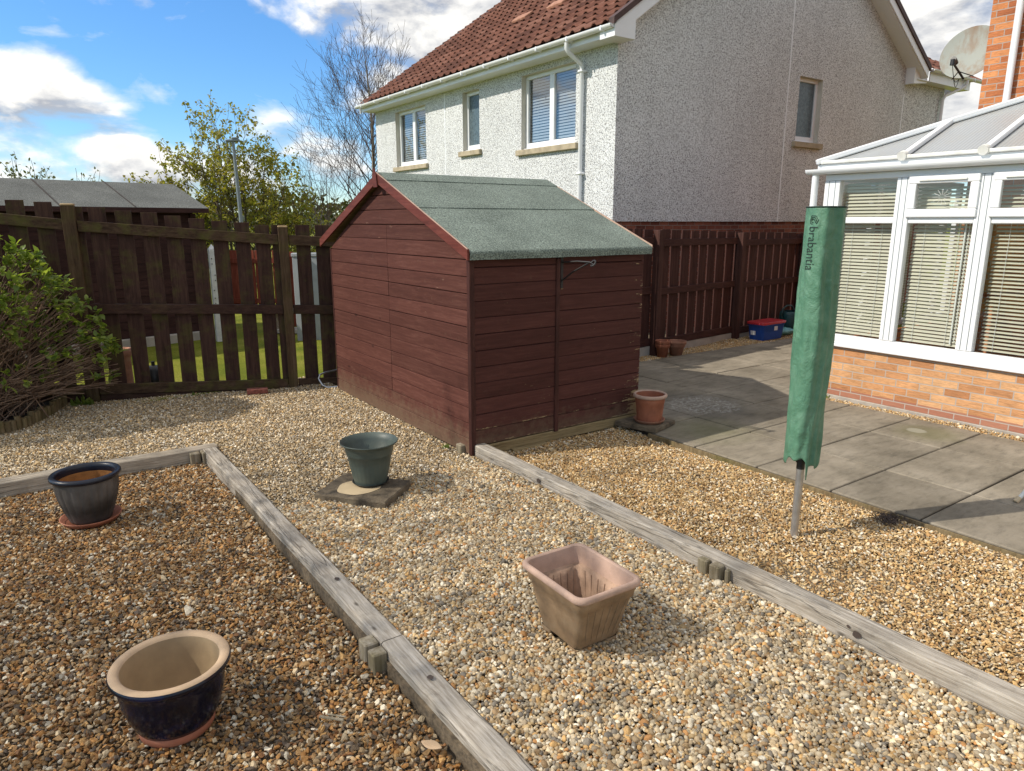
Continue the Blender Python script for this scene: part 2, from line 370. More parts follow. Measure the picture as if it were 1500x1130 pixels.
M['can_green'] = simple('dark_teal_plastic', (.008, .05, .055), .45, .1, 6)
M['bag'] = simple('teal_plastic_bag', (.12, .36, .36), .3, .2, 20, .3, 40, col2=(.35, .55, .55))
M['beige'] = simple('beige_plastic', (.55, .42, .26), .7, .08)
M['red_brick'] = simple('red_brick_block', (.22, .07, .05), .9, .2, 20, .4, 80)
M['dish'] = None
M['bark'] = simple('grey_brown_bark', (.10, .075, .055), .9, .25, 8, .5, 40, col2=(.17, .14, .11))
M['birch_bark'] = simple('pale_birch_bark', (.33, .28, .21), .85, .25, 5, .4, 30, col2=(.36, .31, .25))
M['twig'] = simple('dark_twig', (.078, .056, .045), .9, .15, 8)
M['stem'] = simple('brown_shrub_stem', (.21, .13, .085), .85, .25, 9, col2=(.33, .23, .16))
M['leaf_syc'] = leafmat('young_olive_leaf', [(.18, .195, .03), (.25, .25, .042), (.32, .29, .055), (.27, .22, .045), (.15, .19, .035)], .5, .45)
M['leaf_bush'] = leafmat('fresh_green_leaf', [(.105, .16, .03), (.16, .22, .042), (.22, .28, .06), (.29, .345, .085), (.13, .185, .04)], .4, .5)
M['leaf_scrub'] = leafmat('scrub_leaf', [(.045, .055, .012), (.085, .095, .018), (.12, .115, .025), (.10, .075, .03), (.05, .07, .02)], .6)
M['leaf_far'] = leafmat('far_olive_leaf', [(.10, .12, .03), (.15, .16, .05), (.08, .10, .03)], .6)
M['lamp_grey'] = simple('grey_painted_steel', (.17, .20, .22), .5, .06)
M['nshed'] = wood('neighbour_shed_cladding', ((.03, .013, .012), (.045, .02, .018), (.062, .029, .025)), 0, .7, .2)
M['white_paint'] = simple('flaking_white_paint', (.62, .62, .60), .7, .08, 12, .1)
M['red_fence'] = wood('red_stained_fence', ((.13, .03, .018), (.20, .05, .03), (.26, .075, .045)), 2, .7, .2)
M['grey_fence'] = simple('grey_painted_post', (.30, .32, .34), .6, .06)
M['hill'] = None

def felt(name, col, lines=True):
    m, g, b = new_mat(name); p = wpos(g)
    n = g.noise(p, 95, 2, .7); big = g.noise(p, 2.5, 4)
    c = g.ramp(n, [(.3, tuple(x*.4 for x in col)), (.5, col), (.68, tuple(x*1.9 for x in col))])
    c = g.mix(1.0, c, g.ramp(big, [(.3, .85), (.7, 1.15)]), 'MULTIPLY')
    g.l(c, b.inputs['Base Color']); b.inputs['Roughness'].default_value = .95; b.inputs['Specular IOR Level'].default_value = .15
    g.l(g.bump(n, .5, .006), b.inputs['Normal']); return m
M['felt'] = felt('green_mineral_felt', (.155, .185, .160))
M['felt_grey'] = felt('grey_mineral_felt', (.12, .124, .116))

def roof_tile():
    m, g, b = new_mat('red_brown_roof_tile'); p = wpos(g)
    isl = g.n('ShaderNodeNewGeometry').outputs['Random Per Island']
    c = g.ramp(isl, [(0, (.105, .042, .028)), (.4, (.155, .062, .040)), (.75, (.20, .083, .054)), (1, (.25, .12, .085))])
    c = g.mix(1.0, c, g.ramp(g.noise(p, 6, 4), [(.3, .8), (.7, 1.15)]), 'MULTIPLY')
    c = g.mix(g.ramp(g.noise(p, 11, 4, .7), [(.62, 0.0), (.75, .35)]), c, (.33, .25, .20))
    g.l(c, b.inputs['Base Color']); b.inputs['Roughness'].default_value = .8; b.inputs['Specular IOR Level'].default_value = .3
    g.l(g.bump(g.noise(p, 60, 3), .2, .005), b.inputs['Normal']); return m
M['tile'] = roof_tile()

def paving():
    m, g, b = new_mat('grey_brown_paving'); p = wpos(g)
    isl = g.n('ShaderNodeNewGeometry').outputs['Random Per Island']
    c = g.ramp(g.noise(p, 2.2, 6, .6), [(.3, (.155, .132, .098)), (.5, (.225, .193, .146)), (.7, (.295, .255, .198))])
    c = g.mix(1.0, c, g.ramp(isl, [(0, .84), (1, 1.13)]), 'MULTIPLY')
    st = g.noise(g.mapping(p, (3, 9, 3)), 2.0, 7, .7)
    c = g.mix(1.0, c, g.ramp(st, [(.3, .66), (.5, 1.0), (.7, 1.12)]), 'MULTIPLY')
    c = g.mix(g.ramp(g.noise(p, 45, 3, .7), [(.63, 0.0), (.72, .35)]), c, (.40, .37, .31))
    # old stains on particular slabs: cement splashes, algae by the shed, a pale ring by the conservatory
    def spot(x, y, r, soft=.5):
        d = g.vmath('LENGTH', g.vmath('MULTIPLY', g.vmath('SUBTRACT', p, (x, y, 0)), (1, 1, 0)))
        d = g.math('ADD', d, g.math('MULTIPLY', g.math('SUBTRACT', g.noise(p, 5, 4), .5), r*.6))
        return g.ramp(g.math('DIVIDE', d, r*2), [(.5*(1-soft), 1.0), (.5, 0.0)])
    splash = g.math('MULTIPLY', spot(5.62, 4.58, .42, .35), g.ramp(g.noise(p, 22, 5, .75), [(.47, 0.0), (.62, .6)]))
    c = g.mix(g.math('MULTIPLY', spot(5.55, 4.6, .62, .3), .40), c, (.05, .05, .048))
    c = g.mix(splash, c, (.45, .44, .41))
    c = g.mix(g.math('MULTIPLY', spot(4.95, 3.95, .5, .8), .5), c, (.10, .105, .035))
    c = g.mix(g.math('MULTIPLY', spot(6.45, 2.75, .34, .6), .5), c, (.13, .125, .05))
    c = g.mix(g.math('MULTIPLY', spot(6.46, 2.86, .085, .25), .5), c, (.38, .36, .29))
    g.l(c, b.inputs['Base Color']); b.inputs['Roughness'].default_value = .88; b.inputs['Specular IOR Level'].default_value = .25
    g.l(g.bump(g.math('ADD', st, g.math('MULTIPLY', g.noise(p, 60, 3), .5)), .35, .006), b.inputs['Normal']); return m
M['paving'] = paving()

def lawn():
    m, g, b = new_mat('lawn_grass'); p = wpos(g)
    c = g.ramp(g.noise(p, 1.6, 5), [(.3, (.11, .145, .016)), (.5, (.19, .205, .024)), (.7, (.27, .26, .05))])
    c = g.mix(1.0, c, g.ramp(g.noise(p, 50, 3), [(.3, .7), (.7, 1.25)]), 'MULTIPLY')
    g.l(c, b.inputs['Base Color']); b.inputs['Roughness'].default_value = .9; b.inputs['Specular IOR Level'].default_value = .1
    g.l(g.bump(g.noise(p, 90, 3), .8, .03), b.inputs['Normal']); return m
M['lawn'] = lawn()

def hillmat():
    m, g, b = new_mat('wooded_hill'); p = wpos(g)
    c = g.ramp(g.noise(p, .035, 8, .7), [(.35, (.030, .040, .038)), (.5, (.055, .068, .05)), (.68, (.10, .10, .055))])
    g.l(c, b.inputs['Base Color']); b.inputs['Roughness'].default_value = 1; b.inputs['Specular IOR Level'].default_value = 0; return m
M['hill'] = hillmat()

def dishmat():
    m, g, b = new_mat('rusty_white_dish'); p = wpos(g)
    q = g.mapping(p, (7, 7, 2.6))
    rust = g.ramp(g.noise(q, 1.0, 6, .65), [(.45, 0.0), (.6, .55), (.75, .9)])
    c = g.mix(rust, (.29, .305, .275), (.22, .125, .065)); g.l(c, b.inputs['Base Color']); b.inputs['Roughness'].default_value = .7; return m
M['dish'] = dishmat()

def polycarb():
    m, g, b = new_mat('multiwall_roof_sheet'); p = wpos(g)
    sp = g.n('ShaderNodeSeparateXYZ'); g.l(p, sp.inputs[0])
    w = g.math('SINE', g.math('MULTIPLY', sp.outputs[1], 2*pi/.034))
    c = g.ramp(g.math('ADD', g.math('MULTIPLY', w, .25), .5), [(0, (.28, .29, .29)), (1, (.42, .43, .43))])
    c = g.mix(g.ramp(g.noise(p, 5, 4), [(.5, 0.0), (.75, .3)]), c, (.36, .33, .27))
    g.l(c, b.inputs['Base Color']); b.inputs['Roughness'].default_value = .22; b.inputs['Alpha'].default_value = .93
    g.l(g.bump(w, .15, .004), b.inputs['Normal']); return m
M['poly'] = polycarb()

def cloth():
    m, g, b = new_mat('green_cover_cloth'); p = wpos(g)
    c = g.ramp(g.noise(p, 9, 5, .6), [(.3, (.062, .160, .098)), (.5, (.088, .205, .130)), (.72, (.13, .255, .172))])
    g.l(c, b.inputs['Base Color']); b.inputs['Roughness'].default_value = .5; b.inputs['Specular IOR Level'].default_value = .4
    n = g.noise(g.mapping(p, (1, 1, .6)), 8, 5, .55, 1.6); n2 = g.noise(p, 45, 4, .6, .8)
    g.l(g.bump(g.math('ADD', n, g.math('MULTIPLY', n2, .2)), .5, .035), b.inputs['Normal']); return m
M['cloth'] = cloth()

# ------------------------------------------------------------------ ground
def hgt(x, y): return .012*sin(x*2.1+1)*cos(y*1.7) + .007*sin(x*5.3+y*3.1)
ZM, ZR, ZL = 0.0, -.03, -.07
def sheet(x0, x1, y0, y1, z, nx=2, ny=2, fn=None):
    mb = MB(); vs = []; fs = []
    for j in range(ny+1):
        for i in range(nx+1):
            x = x0+(x1-x0)*i/nx; y = y0+(y1-y0)*j/ny; vs.append((x, y, z+(fn(x, y) if fn else 0)))
    for j in range(ny):
        for i in range(nx): a = j*(nx+1)+i; fs.append((a, a+1, a+nx+2, a+nx+1))
    return mb.add(vs, fs, True)
struct('ground', sheet(-900, 1500, -900, 1500, -.14), M['lawn'])
struct('lawn', sheet(-14, 6.2, 8.0, 24, -.005, 40, 40, lambda x, y: .015*sin(x*3)*sin(y*2.2)), M['lawn'])
gb = MB(); gb.box(-2.6, 1.10, -.5, 5.95, -.13, ZL-.022); gb.box(-2.6, 1.10, 6.05, 8.7, -.13, ZM-.018)
gb.box(1.10, 2.9, -.5, 8.7, -.13, ZM-.018); gb.box(2.9, 4.42, -.5, 7.4, -.13, ZR-.018)
gb.box(4.42, 13, 4.3, 8.6, -.13, -.06); gb.box(4.42, 7.1, -.5, 4.3, -.13, -.06)
struct('garden_ground', gb, M['gravel_bed'])
# paving slabs
random.seed(4)
pv = MB(); xs = [4.47, 5.20, 6.10, 7.00, 7.90, 8.80, 9.70, 10.6]; ys = [-.53, .07, .68, 1.283, 1.888, 2.492, 3.096, 3.70, 4.305, 4.91, 5.515, 6.12, 6.60]
for i in range(len(xs)-1):
    for j in range(len(ys)-1):
        x0, x1, y0, y1 = xs[i]+.0065, xs[i+1]-.0065, ys[j]+.0065, ys[j+1]-.0065
        if x1 > 6.86 and y0 < 4.2:
            if xs[i] > 6.9: continue
            x1 = 6.86
        if y1 > 6.5 and xs[i] < 6: y1 = 6.55
        dz = random.uniform(-.002, .002); t = random.uniform(-.0015, .0015)
        pv.frame_box((x0, y0, -.05+dz), (x1-x0, 0, t), (0, y1-y0, 0), (0, 0, .05))
struct('patio', pv, M['paving'], bevel=.006)
jb = MB(); jb.box(4.47, 6.86, -.53, 4.3, -.06, -.012); jb.box(4.47, 10.6, 4.3, 6.6, -.06, -.012)
struct('patio_joint_sand', jb, M['soil'])
eb = MB(); eb.box(4.44, 4.455, -.53, 4.2, -.08, -.006)
solo('edging_board', eb, M['log'], "thin wooden edging board between golden gravel and patio slabs", 'edging board', (4.44, 2, -.05))

# ------------------------------------------------------------------ gravel (uncountable: real stones instanced on points)
def proto_coll(name, kind, n, mat, seed):
    rnd = random.Random(seed); coll = bpy.data.collections.new(name)
    for i in range(n):
        bm = bmesh.new()
        if kind == 'pebble':
            bmesh.ops.create_icosphere(bm, subdivisions=2, radius=.5)
            s = (1.0, rnd.uniform(.66, .92), rnd.uniform(.42, .66)); o = Vector((rnd.random()*50, rnd.random()*50, 0))
            for v in bm.verts:
                k = 1+.34*mnoise.noise(v.co*1.7+o)+.10*mnoise.noise(v.co*4+o)
                v.co = Vector((v.co.x*s[0]*k, v.co.y*s[1]*k, v.co.z*s[2]*k))
            for f in bm.faces: f.smooth = True
        else:
            for k in range(13):
                d = Vector((rnd.gauss(0, 1), rnd.gauss(0, 1), rnd.gauss(0, 1))).normalized()
                bm.verts.new((d.x*.5*rnd.uniform(.8, 1.1), d.y*.40*rnd.uniform(.75, 1.1), d.z*.215*rnd.uniform(.7, 1.2)))
            bmesh.ops.convex_hull(bm, input=bm.verts)
            for v in [v for v in bm.verts if not v.link_faces]: bm.verts.remove(v)
            bmesh.ops.bevel(bm, geom=list(bm.edges), offset=.035, segments=1, affect='EDGES', clamp_overlap=True)
        me = bpy.data.meshes.new(name+'_shape'); bm.to_mesh(me); bm.free(); me.materials.append(mat)
        coll.objects.link(bpy.data.objects.new(name+'_shape', me))
    return coll
def gravel(label, regions, spacing, size, z, coll, n, seed, holes=(), sig=.26, flat=.5):
    rs = np.random.default_rng(seed); P = []
    for (x0, x1, y0, y1) in regions:
        nx, ny = int((x1-x0)/spacing), int((y1-y0)/spacing)
        gx, gy = np.meshgrid(np.arange(nx), np.arange(ny))
        px = x0+(gx.ravel()+rs.uniform(0, 1, gx.size))*spacing; py = y0+(gy.ravel()+rs.uniform(0, 1, gx.size))*spacing
        P.append(np.stack([px, py], 1))
    P = np.concatenate(P); keep = np.ones(len(P), bool)
    # keep what a camera near the photo's could see
    fx, fy = sin(R_(35.2)), cos(R_(35.2)); f = P[:, 0]*fx+P[:, 1]*fy; s = P[:, 0]*fy-P[:, 1]*fx
    keep &= np.abs(s) < .83*np.maximum(f, 0)+1.0
    for h in holes:
        if len(h) == 3: keep &= (P[:, 0]-h[0])**2+(P[:, 1]-h[1])**2 > h[2]**2
        else: keep &= ~((P[:, 0] > h[0]) & (P[:, 0] < h[1]) & (P[:, 1] > h[2]) & (P[:, 1] < h[3]))
    P = P[keep]; N = len(P)
    sc = size*np.exp(rs.normal(0, sig, N)); zz = np.array([hgt(x, y) for x, y in P])
    zz = z+zz+rs.uniform(-.45, .35, N)*size*.75
    me = bpy.data.meshes.new('gravel'); me.vertices.add(N)
    me.vertices.foreach_set('co', np.column_stack([P, zz]).ravel().astype(np.float32))
    a = me.attributes.new('sc', 'FLOAT', 'POINT'); a.data.foreach_set('value', sc.astype(np.float32))
    rot = np.column_stack([rs.normal(0, flat, N), rs.normal(0, flat, N), rs.uniform(0, 6.283, N)])
    a = me.attributes.new('rt', 'FLOAT_VECTOR', 'POINT'); a.data.foreach_set('vector', rot.ravel().astype(np.float32))
    a = me.attributes.new('ix', 'INT', 'POINT'); a.data.foreach_set('value', rs.integers(0, n, N).astype(np.int32))
    o = link(bpy.data.objects.new('gravel', me)); o['kind'] = 'stuff'; o['label'] = label; o['category'] = 'gravel'
    ng = bpy.data.node_groups.new('stones', 'GeometryNodeTree')
    ng.interface.new_socket('Geometry', in_out='INPUT', socket_type='NodeSocketGeometry')
    ng.interface.new_socket('Geometry', in_out='OUTPUT', socket_type='NodeSocketGeometry')
    q = G(ng); gi = q.n('NodeGroupInput'); go = q.n('NodeGroupOutput'); ip = q.n('GeometryNodeInstanceOnPoints')
    ci = q.n('GeometryNodeCollectionInfo'); ci.inputs['Collection'].default_value = coll
    ci.inputs['Separate Children'].default_value = True; ci.inputs['Reset Children'].default_value = True
    def at(nm, t):
        x = q.n('GeometryNodeInputNamedAttribute', data_type=t); x.inputs['Name'].default_value = nm; return x.outputs[0]
    er = q.n('FunctionNodeEulerToRotation'); q.l(at('rt', 'FLOAT_VECTOR'), er.inputs[0])
    q.l(gi.outputs[0], ip.inputs['Points']); q.l(ci.outputs[0], ip.inputs['Instance']); ip.inputs['Pick Instance'].default_value = True
    q.l(at('ix', 'INT'), ip.inputs['Instance Index']); q.l(er.outputs[0], ip.inputs['Rotation']); q.l(at('sc', 'FLOAT'), ip.inputs['Scale'])
    q.l(ip.outputs[0], go.inputs[0])
    md = o.modifiers.new('stones', 'NODES'); md.node_group = ng; print('gravel', label, N); return o
mid_m = stonemat('rounded_pebble', [(0.443, 0.301, 0.145), (0.589, 0.474, 0.294), (0.373, 0.289, 0.184), (0.508, 0.311, 0.12), (0.673, 0.584, 0.424), (0.489, 0.369, 0.217), (0.303, 0.201, 0.102), (0.584, 0.412, 0.2), (0.275, 0.234, 0.175), (0.544, 0.432, 0.272), (0.449, 0.364, 0.24), (0.718, 0.647, 0.5), (0.469, 0.236, 0.083), (0.465, 0.381, 0.256), (0.624, 0.508, 0.33), (0.454, 0.331, 0.187), (0.2, 0.17, 0.13)], (.975, .975, .985))
left_m = stonemat('brown_chipping', [(0.305, 0.165, 0.059), (0.385, 0.227, 0.092), (0.23, 0.135, 0.062), (0.47, 0.32, 0.165), (0.36, 0.172, 0.049), (0.535, 0.415, 0.255), (0.195, 0.135, 0.08), (0.42, 0.213, 0.068), (0.285, 0.195, 0.105), (0.48, 0.28, 0.103), (0.64, 0.56, 0.42), (0.23, 0.107, 0.039), (0.14, 0.105, 0.075)])
right_m = stonemat('golden_chipping', [(.52, .34, .145), (.62, .46, .24), (.42, .26, .11), (.68, .56, .37), (.56, .36, .15), (.47, .33, .175), (.36, .21, .09), (.70, .62, .48), (.60, .42, .205), (.32, .225, .13), (.48, .28, .11)])
back_m = stonemat('pale_chipping', [(.50, .37, .20), (.62, .50, .32), (.42, .32, .19), (.56, .37, .16), (.70, .60, .43), (.47, .35, .20), (.34, .235, .125), (.64, .48, .27), (.74, .66, .52), (.32, .265, .185)], (.98, .985, 1.01))
c_mid = proto_coll('pebble', 'pebble', 12, mid_m, 1); c_left = proto_coll('brown_chip', 'chip', 14, left_m, 2)
c_right = proto_coll('golden_chip', 'chip', 14, right_m, 3); c_back = proto_coll('pale_chip', 'chip', 12, back_m, 4)
SHED = (2.83, 4.66, 4.56, 7.36)
gravel("pale round pebbles filling the middle bed between the two long timbers", [(1.215, 2.85, -.3, 4.4)], .0118, .0206, ZM, c_mid, 12, 11,
       holes=[(1.80, 4.33, .17), (1.78, 1.99, 2.07, 2.28)], flat=.6, sig=.27)
gravel("pale stone chippings spread before the left fence and the shed gable", [(1.215, 2.87, 4.4, 8.2), (-1.2, 1.215, 6.06, 8.6)], .0138, .0205, ZM, c_back, 12, 12, holes=[(2.84, 3.5, 4.6, 7.4)], flat=.6)
gravel("brown angular chippings in the bed with the two glazed pots", [(-1.6, 1.095, .6, 5.94)], .0142, .0262, ZL, c_left, 14, 13, holes=[(.30, 2.66, .10), (.225, 5.07, .13)], flat=.55)
gravel("golden stone chippings between the right timber and the patio", [(2.96, 4.43, -.45, 4.75), (4.4, 4.7, 4.2, 4.62)], .0126, .0215, ZR, c_right, 14, 14, holes=[(3.05, 4.64, 4.64, 4.8)], flat=.6)
gravel("golden gravel strip along the foot of the right fence and conservatory wall", [(6.87, 7.03, -.2, 4.1), (6.0, 10.2, 6.56, 6.92), (6.9, 11.5, 6.61, 7.2)], .014, .021, -.012, c_right, 14, 15, flat=.6)

# ------------------------------------------------------------------ timber edging
def timber(x0, x1, y0, y1, z1, label, m, wob=.004, bev=.008, seed=0, skew=0.0, ends=True):
    """a weathered baulk: its faces follow small waves"""
    rnd = random.Random(seed); mb = MB(); alongy = (y1-y0) > (x1-x0); L = (y1-y0) if alongy else (x1-x0); n = max(8, int(L/.12)); ph = rnd.random()*9
    sec = []
    for i in range(n+1):
        t = i/n; w = wob*mnoise.noise(Vector((t*L*1.3+ph, 0, 0)))*2; h = wob*mnoise.noise(Vector((t*L*1.1+ph, 5, 0)))*1.5
        if alongy:
            y = y0+L*t; s = skew*t
            r = [(x0+w+s, z1-.17), (x0+w+s, z1-bev+h), (x0+w+s+bev, z1+h), (x1+w+s-bev, z1+h), (x1+w+s, z1-bev+h), (x1+w+s, z1-.17)]
            sec.append([(a, y, b) for a, b in r])
        else:
            x = x0+L*t; s = skew*t
            r = [(y0+w+s, z1-.17), (y0+w+s, z1-bev+h), (y0+w+s+bev, z1+h), (y1+w+s-bev, z1+h), (y1+w+s, z1-bev+h), (y1+w+s, z1-.17)]
            sec.append([(x, a, b) for a, b in r])
    vs = [p for s_ in sec for p in s_]; fs = []; k = 6
    for i in range(n):
        for j in range(k-1):
            f = (i*k+j, (i+1)*k+j, (i+1)*k+j+1, i*k+j+1); fs.append(f if alongy else tuple(reversed(f)))
    e0 = tuple(range(k)); e1 = tuple(reversed(range(n*k, n*k+k)))
    fs += [e0, e1] if alongy else [tuple(reversed(e0)), tuple(reversed(e1))]
    mb.add(vs, fs)
    return solo('edging_timber', mb, m, label, 'timber', ((x0+x1)/2, (y0+y1)/2, z1-.17), group='timbers edging the gravel beds')
def peg(parent, x0, x1, y0, y1, z1, label=None):
    mb = MB(); mb.frame_box((x0, y0, z1-.25), (x1-x0, 0, 0), (0, y1-y0, 0), (0, .004, .25)); return obj('peg', mb, M['peg'], parent, bevel=.006, label=label)
t1 = timber(1.115, 1.225, -.3, 2.566, .03, "weathered grey timber nearest the camera, running past the blue pot", M['sleeper_y'], seed=1, skew=.0)
t2 = timber(1.115, 1.222, 2.578, 5.90, .03, "long weathered grey timber between brown and pale gravel, ending at the cross timber", M['sleeper_y'], seed=2, skew=-.025)
t3 = timber(-1.8, 1.205, 5.905, 6.03, .03, "weathered cross timber behind the grey ribbed pot", M['sleeper_x'], seed=3)
t4 = timber(2.845, 2.95, -.4, 4.86, .09, "long upstanding timber from the shed corner past the rotary airer", M['sleeper_y'], seed=4, wob=.003)
peg(t1, 1.045, 1.112, 2.50, 2.562, .025); peg(t2, 1.045, 1.112, 2.585, 2.66, .028)
peg(t3, .985, 1.06, 5.84, 5.902, .015); peg(t3, 1.068, 1.092, 5.80, 5.902, .02)
peg(t4, 2.785, 2.843, 4.66, 4.74, .065, "square mossy peg at the shed end"); peg(t4, 2.785, 2.843, 2.10, 2.16, .082); peg(t4, 2.80, 2.843, 2.19, 2.25, .078); peg(t4, 2.81, 2.843, 2.06, 2.08, .075)

def knot(parent, c, face, r):
    mb = MB(); pts = []; rr = random.Random(int(c[1]*1000))
    for k in range(16):
        a = 2*pi*k/16; q = r*(1+.18*rr.uniform(-1, 1)); pts.append((c[0], c[1]+q*1.15*cos(a), c[2]+q*sin(a)) if face == 'side' else (c[0]+q*cos(a), c[1]+q*1.3*sin(a), c[2]))
    if face == 'side': pts = pts[::-1]
    mb.poly(pts); obj('knot', mb, M['twig'], parent)
knot(t4, (2.8365, 3.70, .055), 'side', .016); knot(t4, (2.8365, 1.39, .052), 'side', .017); knot(t4, (2.8365, 1.43, .072), 'side', .007)
knot(t1, (1.168, 2.225, .040), 'top', .013); knot(t2, (1.165, 3.21, .040), 'top', .012)
# ------------------------------------------------------------------ garden shed
X0, X1, Y0, Y1 = SHED; YR, ZRG = 6.02, 2.165; ZE = 1.555
shed = thing('garden_shed', "red-brown wooden garden shed with green felt pitched roof", 'shed', ((X0+X1)/2, (Y0+Y1)/2, 0))
rnd = random.Random(7); pitch = .1285
def roofz(y): return ZE+(ZRG-ZE)*(y-Y0)/(YR-Y0) if y < YR else ZE+(ZRG-ZE)*(Y1-y)/(Y1-YR)
gw = MB(); z = .005; i = 0; seam = 5.98
while z < ZRG-.02:
    zt = min(z+pitch-.0025, ZRG-.01)
    # span of the board below the roof line
    cut = lambda q: (max(Y0+.035, Y0+(q-ZE+.0)/(ZRG-ZE)*(YR-Y0)-.03), min(Y1, Y1-(q-ZE)/(ZRG-ZE)*(Y1-YR)+.03))
    ya, yb = cut(z); ya2, yb2 = cut(zt)
    pieces = [(ya, seam-.003), (seam+.003, yb)] if .14 < z < 1.75 else [(ya, yb)]
    for (a, b) in pieces:
        if b-a < .05: continue
        dx = rnd.uniform(-.0015, .0015); dz = rnd.uniform(-.002, .002)
        vs = [(X0+.002+dx, a, z+dz), (X0-.003+dx, a, z+.003+dz), (X0-.003+dx, a, zt-.006+dz), (X0+.010+dx, a, zt+dz), (X0+.02, a, z), (X0+.02, a, zt)]
        vs2 = [(p[0], b, p[2]) for p in vs]
        if a == ya: vs = [(q[0], max(ya, min(ya2, ya+(ya2-ya)*(q[2]-z)/(zt-z))) if ya2 > ya else ya, q[2]) for q in vs]
        if b == yb: vs2 = [(q[0], yb+(yb2-yb)*max(0, min(1, (q[2]-z)/(zt-z))), q[2]) for q in vs2]
        gw.add(vs+vs2, [(1, 2, 8, 7), (2, 3, 9, 8), (0, 1, 7, 6), (3, 5, 11, 9), (4, 0, 6, 10), (0, 4, 5, 3, 2, 1), (6, 7, 8, 9, 11, 10)])
    z += pitch; i += 1
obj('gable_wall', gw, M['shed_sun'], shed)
sw = MB(); z = .075; first = True
strip = (3.655, 3.695)
zs = []
while z < ZE-.01: zs.append((z, min(z+pitch-.0025, ZE))); z += pitch
for (z, zt) in zs:
    for (a, b) in ((X0+.035, strip[0]), (strip[1], X1)):
        dy = rnd.uniform(-.0015, .0015); dz = rnd.uniform(-.002, .002)
        vs = [(a, Y0+.002+dy, z+dz), (a, Y0-.003+dy, z+.003+dz), (a, Y0-.003+dy, zt-.006+dz), (a, Y0+.006+dy, zt+dz), (a, Y0+.02, z), (a, Y0+.02, zt)]
        vs2 = [(b, p[1], p[2]) for p in vs]
        sw.add(vs+vs2, [(7, 8, 2, 1), (8, 9, 3, 2), (6, 7, 1, 0), (9, 11, 5, 3), (10, 6, 0, 4), (1, 2, 3, 5, 4, 0), (10, 11, 9, 8, 7, 6)])
def worn_side():
    m = M['shed_side']; g = G(m.node_tree); b = m.node_tree.nodes['Principled BSDF']; p = wpos(g)
    old = b.inputs['Base Color'].links[0].from_socket
    sp = g.n('ShaderNodeSeparateXYZ'); g.l(p, sp.inputs[0])
    # flaked paint: bare wood at the right-hand ends and low down
    right = g.ramp(g.math('SUBTRACT', sp.outputs[0], 3.9), [(.55, 0.0), (.78, 1.0)])
    low = g.ramp(sp.outputs[2], [(.05, 1.0), (.55, 0.0)])
    edge = g.math('SUBTRACT', 1.0, g.math('ABSOLUTE', g.math('SUBTRACT', g.math('FRACT', g.math('DIVIDE', g.math('SUBTRACT', sp.outputs[2], .075), pitch)), .03)))
    edge = g.ramp(edge, [(.80, 0.0), (.98, 1.0)])
    n = g.noise(g.mapping(p, (8, 8, 45)), 1.0, 6, .7)
    k = g.math('ADD', g.math('MULTIPLY', right, g.math('ADD', g.math('MULTIPLY', low, .34), .09)), g.math('MULTIPLY', g.math('MULTIPLY', edge, low), .20))
    f = g.ramp(g.math('ADD', n, k), [(.69, 0.0), (.73, 1.0)])
    g.l(g.mix(f, old, (.36, .27, .15)), b.inputs['Base Color'])
worn_side()
def dirt(mat, top, amount):
    # dried mud splashed up the foot of the wall
    g = G(mat.node_tree); b = mat.node_tree.nodes['Principled BSDF']; p = wpos(g); old = b.inputs['Base Color'].links[0].from_socket
    sp = g.n('ShaderNodeSeparateXYZ'); g.l(p, sp.inputs[0])
    h = g.math('SUBTRACT', 1.0, g.math('DIVIDE', sp.outputs[2], top), clamp=True)
    f = g.ramp(g.math('ADD', g.math('MULTIPLY', h, .42), g.math('MULTIPLY', g.noise(p, 14, 6, .7), .7)), [(.42, 0.0), (.72, amount)])
    g.l(g.mix(f, old, (.17, .125, .08)), b.inputs['Base Color'])
dirt(M['shed_sun'], .32, .55); dirt(M['shed_side'], .30, .5)
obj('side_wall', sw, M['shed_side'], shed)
# hidden walls and floor close the box
hw = MB(); hw.poly([(X1, Y0+.02, .03), (X1, Y1, .03), (X1, Y1, ZE), (X1, YR, ZRG), (X1, Y0+.02, ZE)]); hw.box(X0+.02, X1-.01, Y1-.02, Y1, .03, ZE)
hw.poly([(X0+.021, Y0+.03, 0.0), (X0+.021, Y0+.03, ZE), (X0+.021, YR, ZRG-.01), (X0+.021, Y1-.03, ZE), (X0+.021, Y1-.03, 0.0)])
hw.box(X0+.025, X1-.012, Y0+.021, Y0+.026, .03, ZE-.01)
obj('back_wall', hw, M['shed_side'], shed)
ct = MB(); ct.box(X0-.012, X0+.033, Y0-.010, Y0+.034, .0, ZE); obj('corner_trim', ct, M['shed_trim'], shed, bevel=.003)
ct = MB(); ct.box(strip[0], strip[1], Y0-.016, Y0+.01, .06, ZE-.02); obj('cover_strip', ct, M['shed_trim'], shed, bevel=.003)
ct = MB(); ct.box(X0-.008, X0+.02, Y1-.004, Y1+.02, .02, ZE); obj('corner_trim', ct, M['shed_trim'], shed, bevel=.003)
bb = MB(); bb.box(X0+.03, X1+.01, Y0-.004, Y0+.05, -.02, .066); obj('base_bearer', bb, M['bearer'], shed, bevel=.006)
bs = MB(); bs.box(3.2, 3.55, Y0-.055, Y0-.005, -.03, -.005); obj('base_board', bs, M['bearer'], shed, bevel=.004)
